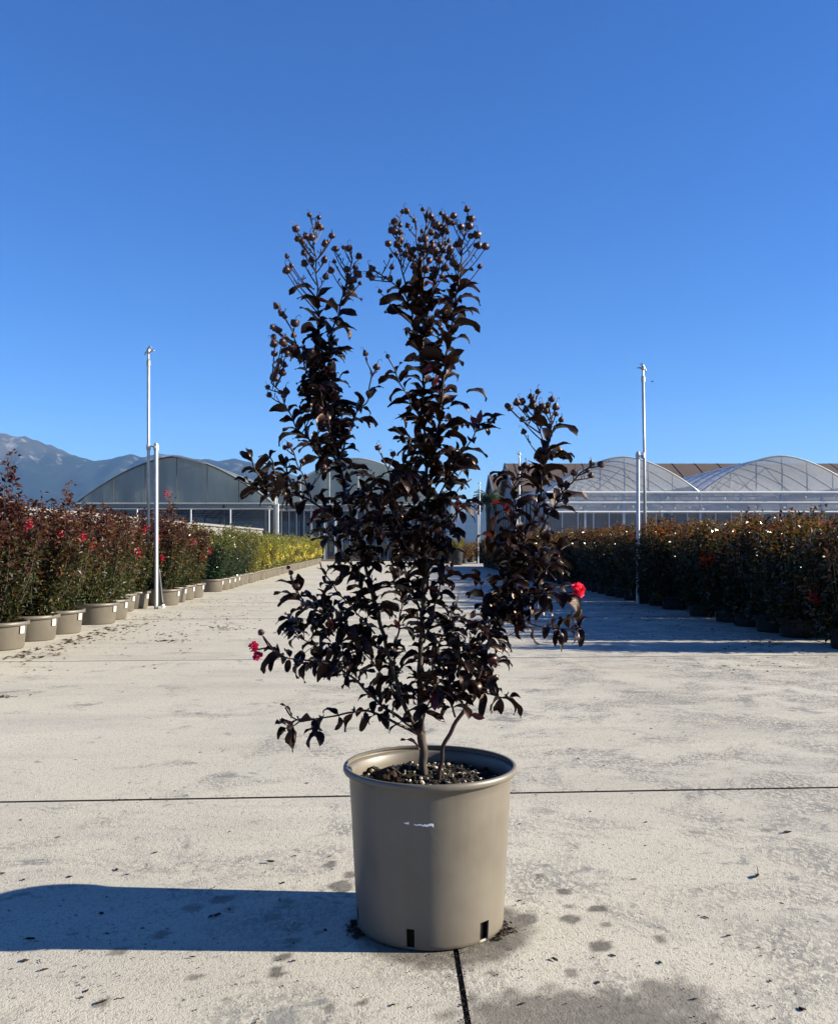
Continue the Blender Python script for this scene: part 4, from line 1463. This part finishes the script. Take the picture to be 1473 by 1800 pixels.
SHOOT3 = []
twig_small = MB()
for (nm_, pts, r0, r1, d0, d1, l0, l1, spc, lsz) in SH:
    pp = smooth_path([(x, y, 0) for x, y in pts], 5)
    ln = [0.0]
    for i in range(1, len(pp)):
        ln.append(ln[-1] + math.hypot(pp[i][0] - pp[i - 1][0], pp[i][1] - pp[i - 1][1]))
    tot = ln[-1]
    wig = rp.uniform(0, 6)
    p3, rads, sp = [], [], []
    for i, q in enumerate(pp):
        t = ln[i] / tot
        d = d0 + (d1 - d0) * t
        jx = 1.6 * math.sin(ln[i] * 0.13 + wig) * min(1, t * 4)
        p3.append(to3(q[0] + jx, q[1], d))
        rads.append(r0 + (r1 - r0) * t ** 0.8)
        sp.append((q[0], q[1], d, t))
    rads = [max(q_, 0.0017) for q_ in rads]
    b = MB(); b.tube(p3, rads, 7 if r0 > 0.004 else 5)
    if nm_ == 'trunk' or r0 >= 0.0045:
        b.build(nm_, M['bark'] if r0 > 0.0055 else M['twig'], plant, smooth=True)
    else:
        b.build('branch', M['twig'], plant, smooth=True)
    SHOOT3.append(sp)
    # leaves in opposite pairs
    s = l0 * tot + rp.uniform(0, spc)
    az = rp.uniform(0, math.pi)
    while s < l1 * tot - 2:
        i = max(1, min(len(ln) - 1, next((k for k in range(len(ln)) if ln[k] >= s), len(ln) - 1)))
        f = (s - ln[i - 1]) / max(1e-6, ln[i] - ln[i - 1])
        base = p3[i - 1].lerp(p3[i], f)
        T = (p3[i] - p3[i - 1]).normalized()
        A = T.cross(Vector((0, 1, 0)))
        if A.length < 0.2:
            A = T.cross(Vector((1, 0, 0)))
        A.normalize(); Bv = T.cross(A)
        t = s / tot
        row = pp[i][1]
        for sgn in (0, math.pi):
            if rp.random() < 0.10:
                continue
            ang = az + sgn + rp.uniform(-.35, .35)
            out = A * math.cos(ang) + Bv * math.sin(ang)
            fwd = rp.uniform(0.1, 0.7)
            droop = 0.0 if row < 900 else min(0.9, (row - 900) / 350) * rp.uniform(0.2, 1.3)
            d = out + T * fwd + Vector((0, 0, 0.12 - droop))
            px_len = lsz * rp.uniform(0.62, 1.22) * (1.0 if row < 820 else 0.90) * (1 - 0.25 * max(0, t - 0.8) / 0.2)
            size = px_len / FPX * PY0
            x = rp.random()
            key = 'leaf_pale' if x < 0.035 else ('leaf_red' if x < 0.05 else 'leaf')
            add_leaf(base + out * 0.002, d, size, key=key)
        if rp.random() < 0.22 and row > 620 and nm_ != 'trunk':      # short side twig with two or three small leaves
            o2 = (A * math.cos(az + 1.2) + Bv * math.sin(az + 1.2) + T * 0.7).normalized()
            L = rp.uniform(0.02, 0.05)
            e = base + o2 * L
            twig_small.tube([base, base + o2 * L * 0.5 + Vector((0, 0, 0.003)), e], [0.0012, 0.001, 0.0007], 4)
            for _ in range(3):
                add_leaf(e - o2 * L * rp.uniform(0, .5), Vector((rp.gauss(0, 1), rp.gauss(0, 1), rp.gauss(0, .5))) + o2 * 1.2, rp.uniform(0.028, 0.05))
        az += math.pi / 2 + rp.uniform(-.5, .5)
        s += spc * rp.uniform(0.75, 1.3)

# extra short shoots where the crown is densest (column, row, half width, half height, depth spread, count)
FILL = [(660, 905, 85, 45, .15, 20), (640, 850, 40, 35, .12, 8), (755, 880, 60, 50, .15, 16), (690, 960, 90, 45, .16, 22), (780, 940, 30, 40, .12, 6), (650, 1010, 50, 45, .14, 10),
        (745, 1010, 40, 50, .12, 8), (565, 1095, 60, 40, .12, 13), (600, 1150, 50, 35, .12, 9), (760, 1130, 60, 50, .14, 12), (820, 1130, 55, 55, .14, 14), (780, 1200, 60, 35, .14, 12),
        (880, 1060, 45, 60, .12, 14), (925, 1030, 50, 50, .12, 14), (900, 970, 40, 45, .12, 10), (945, 960, 45, 40, .1, 8), (955, 830, 30, 60, .08, 6), (660, 1080, 40, 40, .1, 6),
        (760, 640, 45, 70, .08, 9), (765, 560, 40, 60, .08, 8), (765, 780, 45, 60, .1, 9), (575, 640, 30, 80, .07, 10), (545, 650, 28, 70, .07, 12), (560, 720, 34, 36, .07, 10), (625, 730, 28, 40, .06, 4), (590, 760, 35, 50, .08, 7), (480, 850, 35, 25, .08, 5),
        (690, 1215, 35, 25, .1, 4), (720, 850, 40, 40, .12, 7)]
for (cx_, cy_, rx_, ry_, dd_, n_) in FILL:
    for _ in range(n_):
        while True:
            u, v = rp.uniform(-1, 1), rp.uniform(-1, 1)
            if u * u + v * v < 1:
                break
        px, py = cx_ + u * rx_, cy_ + v * ry_
        best = None
        for sp in SHOOT3:
            for (x, y, d, t) in sp:
                if y < py - 5:
                    continue
                q = (x - px) ** 2 + (y - py) ** 2
                if best is None or q < best[0]:
                    best = (q, x, y, d)
        if best is None:
            continue
        a = to3(best[1], best[2], best[3])
        e = to3(px, py, best[3] + rp.uniform(-dd_, dd_))
        if (e - a).length > 0.16:
            e = a + (e - a).normalized() * 0.16
        twig_small.tube([a, a.lerp(e, .5) + Vector((0, 0, .004)), e], [0.0014, 0.0011, 0.0007], 4)
        dv = (e - a).normalized() if (e - a).length > 1e-4 else Vector((0, 0, 1))
        droop = 0 if py < 900 else min(.8, (py - 900) / 350)
        for k in range(4):
            add_leaf(a.lerp(e, rp.uniform(.35, 1)), Vector((rp.gauss(0, 1), rp.gauss(0, 1), rp.gauss(0, .4) - droop * .6)) + dv * .9, rp.uniform(0.030, 0.054))
twig_small.build('side_twigs', M['twig'], plant, kind='stuff')

# single leaves that shape the outline in the photograph: (base px, tip px, depth, size factor)
HERO = [((553, 508), (511, 520), .03), ((790, 505), (848, 527), -.03), ((795, 556), (842, 556), -.03), ((717, 545), (682, 557), .06), ((535, 768), (479, 780), -.05),
        ((985, 880), (1037, 887), -.13), ((905, 838), (866, 846), -.04), ((905, 905), (868, 906), -.10), ((500, 1155), (463, 1182), -.16), ((530, 1162), (519, 1193), -.15),
        ((503, 1285), (492, 1305), -.2), ((516, 1278), (513, 1322), -.2), ((512, 1262), (496, 1238), -.2), ((519, 1050), (482, 1048), -.14), ((530, 1058), (493, 1060), -.14),
        ((525, 1100), (490, 1115), .05), ((985, 1048), (1016, 1092), -.2), ((1000, 1045), (1018, 1085), -.21), ((1000, 1106), (1028, 1120), -.18), ((985, 1104), (995, 1130), -.18),
        ((880, 1226), (876, 1262), -.18), ((893, 1228), (906, 1228), -.18), ((862, 1216), (872, 1184), -.18), ((845, 735), (872, 736), -.08), ((840, 745), (858, 765), -.08),
        ((826, 880), (842, 893), -.16), ((818, 892), (840, 880), -.16), ((432, 848), (420, 851), -.12), ((443, 805), (434, 792), -.14), ((737, 1318), (706, 1299), -.03),
        ((588, 720), (665, 718), -.02), ((580, 560), (611, 598), .06), ((560, 720), (619, 647), .03), ((820, 690), (858, 700), -.05), ((790, 715), (825, 720), -.04)]
for (b0, t0, d) in HERO:
    a, e = to3(*b0, d), to3(*t0, d + rp.uniform(-.015, .015))
    L = max((e - a).length, 0.03) * 1.12
    add_leaf(a, (e - a) + Vector((0, 0, 0.25 * L)), min(L, 0.075), up=Vector((rp.gauss(0, .2), -0.35, 1)))
for (b0, t0, d) in (((842, 745), (846, 722), -.08), ((836, 752), (828, 728), -.09), ((855, 1160), (868, 1166), -.15), ((762, 680), (772, 660), -.06), ((745, 655), (760, 640), -.05), ((828, 1255), (845, 1262), -.16)):
    a, e = to3(*b0, d), to3(*t0, d)
    add_leaf(a, e - a, max((e - a).length, .03) * 1.1, up=Vector((0, -1, .3)), key='leaf_red')

# the 300 largest / nearest leaves are pieces of their own, the rest one mass
order = sorted(range(len(LEAVES)), key=lambda i: -(LEAVES[i][3] * (1.0 - 1.2 * LEAVES[i][0].translation.y)))
big = set(order[:298])
mass = MB(); mass_red = MB()
for i, (m, v, key, s) in enumerate(LEAVES):
    if i in big:
        o = link('leaf', LEAF_ME[(key, v)], plant)
        o.matrix_local = m
    else:
        vs, fs = LEAF_GEO[v]
        (mass_red if key == 'leaf_red' else mass).add([m @ Vector(q) for q in vs], fs)
mass.build('foliage', M['leaf'], plant, smooth=True, kind='stuff')
mass_red.build('young_foliage', M['leaf_red'], plant, smooth=True, kind='stuff')
print('leaves', len(LEAVES))

# ---- seed capsules
CAPS = []
for (x, y) in [(622, 162), (685, 180), (690, 245), (675, 225), (712, 255), (525, 268), (595, 325), (785, 318), (735, 378), (755, 362), (800, 412), (455, 472), (470, 570), (480, 545), (450, 580), (583, 445), (585, 520), (725, 500),
               (735, 625), (790, 578), (880, 405), (920, 415), (990, 468), (900, 570), (988, 613), (945, 650), (993, 672), (505, 980), (365, 1020), (345, 1005), (395, 1030), (357, 1080), (355, 1135), (410, 1120), (430, 1135), (350, 1210),
               (410, 1350), (350, 1385), (370, 1400), (310, 1460), (318, 1510), (415, 905), (435, 930), (400, 890), (382, 845), (1045, 1205), (1118, 1305), (770, 1285), (715, 1340), (655, 1265), (675, 1285), (730, 1720), (790, 1730), (625, 1190), (680, 1450),
               (650, 1600), (700, 1650), (740, 1660), (600, 1230), (690, 1480)]:
    CAPS.append((400 + x / 4.287, 340 + y / 4.287))
for (x, y) in [(363, 172), (410, 170), (518, 158), (573, 210), (652, 187), (680, 215), (742, 208), (845, 158), (872, 232), (740, 262), (852, 280), (300, 250), (318, 240), (345, 275), (288, 310), (318, 322), (358, 325),
               (455, 240), (515, 320), (640, 295), (670, 305), (620, 280), (572, 325), (866, 355), (908, 350), (705, 390), (920, 425), (900, 420), (970, 432), (932, 578), (265, 412), (345, 425), (325, 410), (398, 430),
               (350, 385), (280, 497), (325, 487), (285, 583), (530, 430), (640, 420), (600, 460), (445, 510), (745, 570), (785, 575), (700, 510), (155, 590), (133, 625), (152, 662), (280, 657),
               (205, 760), (263, 1240), (172, 1320), (455, 575), (650, 650), (505, 690), (690, 590), (540, 590), (560, 540), (610, 520), (750, 545), (500, 525), (560, 450), (385, 490), (480, 440),
               (615, 600), (580, 400), (535, 380), (490, 380), (430, 470), (665, 460), (720, 450), (760, 420), (510, 480), (420, 520), (640, 540), (590, 640), (470, 620), (800, 290), (700, 260)]:
    CAPS.append((620 + x / 4.187, 330 + y / 4.187))
for (x, y) in [(420, 148), (408, 140), (448, 125), (475, 122), (507, 98), (545, 75), (605, 108), (522, 140), (580, 165), (592, 140), (625, 180), (648, 205), (540, 178), (480, 262), (600, 235), (460, 432), (495, 425), (480, 418),
               (790, 403), (827, 411), (710, 450), (785, 465), (770, 440)]:
    CAPS.append((740 + x / 2.647, 660 + y / 2.647))
for (x, y) in [(323, 148), (407, 157), (345, 70), (320, 80), (520, 190), (825, 85), (905, 118), (378, 845)]:
    CAPS.append((400 + x / 3.103, 760 + y / 3.103))

for (cx_, cy_, rx_, ry_, n_) in ((757, 425, 58, 55, 26), (555, 440, 42, 52, 8), (498, 625, 22, 70, 9), (575, 722, 26, 40, 12), (945, 722, 34, 26, 8), (770, 600, 30, 40, 4), (615, 470, 16, 36, 6)):
    for _ in range(n_):
        a_, q_ = rp.uniform(0, 6.28), math.sqrt(rp.random())
        CAPS.append((cx_ + rx_ * q_ * math.cos(a_), cy_ + ry_ * q_ * math.sin(a_)))
CAP_MES = []
for kind_, (prof, lobe) in enumerate((
        ([(0.02, 0.0), (0.32, 0.05), (0.47, 0.28), (0.5, 0.5), (0.44, 0.74), (0.26, 0.93), (0.06, 1.0)], 0.08),
        ([(0.02, 0.0), (0.28, 0.04), (0.42, 0.22), (0.46, 0.45), (0.36, 0.80), (0.15, 1.06), (0.03, 1.2)], 0.10),
        ([(0.02, 0.0), (0.34, 0.06), (0.50, 0.30), (0.52, 0.55), (0.50, 0.80), (0.42, 0.95), (0.12, 0.72)], 0.20))):
    cm_ = MB(); n_ = 12; vs = []
    for r_, z in prof:
        for k in range(n_):
            a = 2 * math.pi * k / n_
            q = r_ * (1 + lobe * math.cos(6 * a)) * (1 + 0.05 * math.sin(2 * a + kind_))
            vs.append((q * math.cos(a), q * math.sin(a), z + (0.08 * math.cos(6 * a) if kind_ == 2 and z > .7 else 0)))
    cm_.add(vs, [(i * n_ + k, i * n_ + (k + 1) % n_, (i + 1) * n_ + (k + 1) % n_, (i + 1) * n_ + k) for i in range(len(prof) - 1) for k in range(n_)])
    CAP_MES.append(cm_.mesh('seed_capsule', M['capsule'], True))
cap = MB()
# a slightly lobed ball along +Z with six pointed sepals clasping its foot and a bent style on top
n = 12
prof = [(0.02, 0.0), (0.32, 0.05), (0.47, 0.28), (0.5, 0.5), (0.44, 0.74), (0.26, 0.93), (0.06, 1.0)]
vs = []
for r_, z in prof:
    for k in range(n):
        a = 2 * math.pi * k / n
        q = r_ * (1 + 0.07 * math.cos(6 * a))
        vs.append((q * math.cos(a), q * math.sin(a), z))
cap.add(vs, [(i * n + k, i * n + (k + 1) % n, (i + 1) * n + (k + 1) % n, (i + 1) * n + k) for i in range(len(prof) - 1) for k in range(n)])
CAP_ME = cap.mesh('seed_capsule', M['capsule'], True)
cal = MB()
for k in range(6):
    a = math.pi / 3 * k + 0.3
    c_, s_ = math.cos(a), math.sin(a)
    pts = []
    for (r_, z, w_) in ((0.16, -0.06, .16), (0.5, 0.12, .26), (0.62, 0.42, .16), (0.66, 0.62, .01)):
        for e in (-1, 1):
            pts.append((r_ * c_ - e * w_ * s_, r_ * s_ + e * w_ * c_, z))
    cal.add(pts, [(0, 1, 3, 2), (2, 3, 5, 4), (4, 5, 7, 6)])
cal.tube([(0, 0, -.12), (0, 0, 0.02)], [0.09, 0.2], 6)
CAL_ME = cal.mesh('calyx', M['twig'])
stl = MB()
stl.tube(smooth_path([(0, 0, .95), (.05, 0, 1.35), (.3, .1, 1.75), (.62, .1, 1.7), (.7, .05, 1.45)], 3), [.05] * 4 + [.04] * 9, 4)
STL_ME = stl.mesh('style', M['twig'])

stalks = MB()
for (px, py) in CAPS:
    best = None
    for k, sp in enumerate(SHOOT3):
        for (x, y, d, t) in sp:
            if y < py + 7 or t < 0.15:
                continue
            q = (x - px) ** 2 + (y - py - 12 - 1.15 * abs(x - px)) ** 2
            if best is None or q < best[0]:
                best = (q, x, y, d)
    _, bx, by, bd = best
    r_px = rp.uniform(3.4, 6.2) if py > 345 else 5.5
    a = to3(bx, by, bd)
    far = math.hypot(bx - px, by - py)
    e = to3(px, py + r_px * .9, bd + rp.uniform(-.0008, .0008) * far)
    mid = a.lerp(e, .55) + Vector(((e.x - a.x) * .05, rp.uniform(-.003, .003), -0.015 * (e - a).length))
    stalks.tube(smooth_path([a, mid, e], 3), [.0017] * 3 + [.0013] * 4, 4)
    ax = (e - mid).normalized() * .6 + Vector((rp.gauss(0, .25), rp.gauss(0, .3), .6))
    ax.normalize()
    size = 2 * r_px / FPX * PY0
    m = Matrix.Translation(e) @ ax.to_track_quat('Z', 'Y').to_matrix().to_4x4() @ Matrix.Rotation(rp.uniform(0, 6), 4, 'Z') @ Matrix.Scale(size, 4)
    c = link('seed_capsule', CAP_MES[rp.choice([0, 0, 1, 1, 2])], plant); c.matrix_local = m
    link('calyx', CAL_ME, c)
    if rp.random() < 0.65:
        link('style', STL_ME, c)
    if far > 18:        # a tiny aborted bud or two on the stalk
        for _ in range(2):
            q = a.lerp(e, rp.uniform(.3, .8))
            w_ = q + Vector((rp.uniform(-.008, .008), rp.uniform(-.006, .006), rp.uniform(.002, .010)))
            stalks.tube([q, w_, w_ + Vector((0, 0, .003))], [.0009, .0011, .002], 4)
stalks.build('capsule_stalks', M['twig'], plant, kind='stuff')

# ---- flowers
def ruffled_flower(px, py, d, size, mat, seed, label):
    rr = random.Random(seed)
    c = to3(px, py, d)
    o = bpy.data.objects.new('flower', None); COL.objects.link(o); o.parent = plant; o.location = c
    o['label'] = label
    for k in range(26):
        mb = MB(); n_, mth = 7, 4
        base_d = Vector((rr.gauss(0, 1), rr.gauss(-.4, 1), rr.gauss(0, .9))).normalized()
        u = base_d.orthogonal().normalized(); v = base_d.cross(u)
        vs = []
        for i in range(mth):
            t = i / (mth - 1)
            for j in range(n_):
                s = (j / (n_ - 1) - .5) * 2
                rad = size * (.08 + .40 * t * (0.75 + 0.25 * math.sin(k * 1.9)))
                w_ = size * (.03 + .17 * math.sin(t * 1.7))
                ruf = size * .10 * t * math.sin(s * 7 + k + t * 3) + size * .05 * t * math.cos(s * 13 + k)
                vs.append(base_d * (rad + rr.uniform(-.02, .02) * size) + u * (s * w_) + v * (ruf + size * .05 * rr.uniform(-1, 1) * t))
        mb.add(vs, [(i * n_ + j, i * n_ + j + 1, (i + 1) * n_ + j + 1, (i + 1) * n_ + j) for i in range(mth - 1) for j in range(n_ - 1)])
        mb.build('petal', mat, o, smooth=True)


ruffled_flower(1015, 1038, -.20, .036, M['petal_red'], 1, 'coral red ruffled flower at the right shoot tip')
twig_b = MB()
twig_b.tube([to3(482, 1143, -.155), to3(472, 1130, -.158), to3(462, 1118, -.16)], .0021, 5)
twig_b.tube([to3(482, 1143, -.155), to3(466, 1139, -.16), to3(452, 1142, -.16)], .0017, 5)
twig_b.tube([to3(522, 1042, -.14), to3(515, 1020, -.14), to3(509, 1002, -.14)], .0018, 5)
twig_b.build('flower_stalk', M['twig'], plant, smooth=True)
ruffled_flower(447, 1137, -.16, .027, M['petal'], 2, 'magenta ruffled flower at the left shoot tip')
ruffled_flower(453, 1152, -.165, .025, M['petal'], 5, 'magenta ruffled flower hanging at the left shoot tip')
for (px, py, d, s) in ((461, 1116, -.16, .0135), (513, 1010, -.14, .010), (519, 1032, -.14, .0105), (670, 1250, -.08, .011), (508, 1000, -.14, .008)):
    c = link('bud', CAP_ME, plant)
    c.matrix_local = Matrix.Translation(to3(px, py, d)) @ Matrix.Rotation(-.4, 4, 'Y') @ Matrix.Scale(s, 4)
    link('calyx', CAL_ME, c)

# ================================================================== litter on the concrete
def curled_leaf(seed, s):
    rr = random.Random(seed)
    mb = MB(); n = 6; vs = []
    cu = rr.uniform(1.2, 3.0); fo = rr.uniform(.4, 1.1)
    a, x, z = -cu / 2, 0, 0
    for i in range(n + 1):
        t = i / n
        w = .22 * math.sin(math.pi * (t * .96 + .02)) ** .8
        for e in (-1, 0, 1):
            vs.append(((x - .5) * s, e * w * math.cos(fo) * s, (z + abs(e) * w * math.sin(fo)) * s))
        x += math.cos(a) / n; z += math.sin(a) / n * .45
        a += cu / n
    zm = min(v[2] for v in vs)
    vs = [(v[0], v[1], v[2] - zm + .0005) for v in vs]
    mb.add(vs, [(i * 3 + j, i * 3 + j + 1, i * 3 + j + 4, i * 3 + j + 3) for i in range(n) for j in (0, 1)])
    mb.tube([(-.5 * s, 0, vs[1][2]), (-.62 * s, .02 * s, max(.001, vs[1][2] * .6))], [.0008, .0006], 4)
    return mb


DL = [(1386, 1464, .034, .3, 'curled dark dead leaf lying alone near the right edge'), (1331, 1541, .036, 1.0, 'dead leaf with an upright stalk on the right, casting a long shadow'),
      (480, 1516, .030, .1, 'dark curled leaf on the sunlit concrete left of the pot'), (1135, 1446, .016, .6, 'small dark leaf bit right of the pot near the joint'),
      (372, 1612, .022, 1.2, 'round dark leaf crumb in the middle of the pot shadow'), (55, 1652, .024, .2, 'dark leaf at the lower left edge of the pot shadow'),
      (1281, 1646, .018, .4, 'small dark leaf chip beside the lower right wet mark'), (82, 1705, .018, .5, 'thin dark leaf sliver at the lower left below the shadow'),
      (182, 1762, .020, .9, 'dark leaf lying in a round water mark at lower left'), (1115, 1546, .016, .1, 'flat dark leaf chip right of the small oval water marks'),
      (6, 1536, .020, .2, 'dark leaf cut by the left picture edge above the shadow'), (455, 1567, .014, .8, 'pea sized dark crumb just inside the upper edge of the shadow'),
      (225, 1538, .015, .3, 'flat brown leaf chip above the pot shadow on the left'), (340, 1683, .014, .4, 'small dark leaf bit just below the pot shadow')]
for i, (px, py, s, rz, lab) in enumerate(DL):
    g = G(px, py)
    o = curled_leaf(300 + i, s * 1.1).build('dead_leaf', M['deadleaf'], None, smooth=True)
    o.location = g; o.rotation_euler = (0, 0, rz)
    o['label'] = lab; o['category'] = 'dead leaf'; o['group'] = 'dead leaves scattered on the concrete'
g = G(1324, 1541)
st = MB(); st.tube([(0, 0, .001), (.004, 0, .016), (-.002, .002, .030)], [.0013, .001, .0007], 4)
for o in COL.objects:
    if o.get('label', '').startswith('dead leaf with an upright'):
        st.build('stalk', M['deadleaf'], o)
        break

rl = random.Random(77)
lit, lit2 = MB(), MB()
def crumb(mb, x, y, s):
    a = rl.uniform(0, 6.28); e = rl.uniform(.3, .8)
    c, n_ = Vector((x, y, 0)), rl.choice([4, 5])
    h = s * rl.uniform(.12, .5)
    base = []
    for k in range(n_):
        an = 2 * math.pi * k / n_ + rl.uniform(-.3, .3)
        u, v = s * math.cos(an), s * e * math.sin(an)
        base.append(c + Vector((u * math.cos(a) - v * math.sin(a), u * math.sin(a) + v * math.cos(a), rl.uniform(0, h * .5))))
    mb.add(base + [c + Vector((rl.uniform(-.3, .3) * s, rl.uniform(-.3, .3) * s, h))], [(k, (k + 1) % n_, n_) for k in range(n_)])


for _ in range(1000):        # fine scatter over the near slabs
    px, py = rl.uniform(-60, 1530), 1165 + 635 * rl.random() ** 1.1
    g = G(px, py)
    crumb(lit, g.x, g.y, rl.uniform(.0016, .0042) * (rl.uniform(1.6, 3.0) if rl.random() < .12 else 1))
for _ in range(420):        # blown along the left pots and across the lane
    Y = rl.uniform(6.5, 16)
    xe = -3.30 - .03 * (Y - 8)
    x = xe + abs(rl.gauss(0, .8))
    crumb(rl.choice([lit, lit2]), x, Y, rl.uniform(.006, .020))
for _ in range(160):
    Y = rl.uniform(7.2, 10.5)
    xe = -3.28 - .03 * (Y - 8)
    crumb(rl.choice([lit, lit2]), xe + abs(rl.gauss(0, .18)), Y, rl.uniform(.012, .035))
for (px, py, sx, sy, n_) in ((385, 1090, 60, 8, 50), (395, 1104, 35, 4, 48), (300, 1127, 22, 2, 40), (265, 1085, 40, 4, 30), (200, 1075, 30, 4, 30), (310, 1125, 40, 4, 14), (250, 1100, 60, 12, 40), (560, 1120, 60, 20, 14), (1160, 1110, 120, 14, 40),
                             (1340, 1131, 40, 5, 60), (15, 1224, 20, 3, 30), (1290, 1170, 120, 14, 40), (300, 1115, 30, 3, 20)):
    for _ in range(n_):
        g = G(px + rl.gauss(0, sx * .6), py + rl.gauss(0, sy * .6))
        crumb(rl.choice([lit, lit, lit2]), g.x, g.y, rl.uniform(.006, .024) * min(1, g.y / 9))
for _ in range(300):
    Y = rl.uniform(7.3, 14)
    crumb(lit, 3.3 - .037 * (Y - 7.7) - abs(rl.gauss(0, .5)), Y, rl.uniform(.005, .02))
for _ in range(120):         # soil washed out at the foot of the pot
    a = R(rl.choice([-30, -22, -14, -155, -165, -174])) + rl.gauss(0, .10)
    r_ = .177 + abs(rl.gauss(0, .013))
    crumb(lit, PX0 + r_ * math.cos(a), PY0 + r_ * math.sin(a), rl.uniform(.002, .010))
for _ in range(90):         # grit caught in the joints
    Y = rl.uniform(1.7, 2.1)
    crumb(lit, 0.15 - .033 * Y + rl.gauss(0, .006), Y + .065 * .08, rl.uniform(.0015, .0045))
for _ in range(110):
    x = rl.uniform(-1.7, 1.8)
    crumb(lit, x, 3.37 + .065 * x + rl.gauss(0, .014), rl.uniform(.002, .007))
lit.build('leaf_litter', M['litter'], None, kind='stuff', label='dark dry leaf crumbs scattered over the concrete')
lit2.build('leaf_litter', M['litter_brown'], None, kind='stuff', label='brown leaf crumbs blown along the edges of the path')

# ================================================================== the air: one even, pale haze round the whole place
hm = bpy.data.materials.new('pale_haze'); hm.use_nodes = True
ht = hm.node_tree
ht.nodes.remove(ht.nodes['Principled BSDF'])
pv = ht.nodes.new('ShaderNodeVolumePrincipled')
pv.inputs['Color'].default_value = (0.28, 0.53, 1.0, 1)
pv.inputs['Density'].default_value = 0.95e-4
pv.inputs['Anisotropy'].default_value = 0.0
ht.links.new(pv.outputs[0], ht.nodes['Material Output'].inputs['Volume'])
hz = MB(); hz.box(-3960, 3960, -3960, 3960, -1.2, 470)
hz.build('haze', hm, kind='stuff')
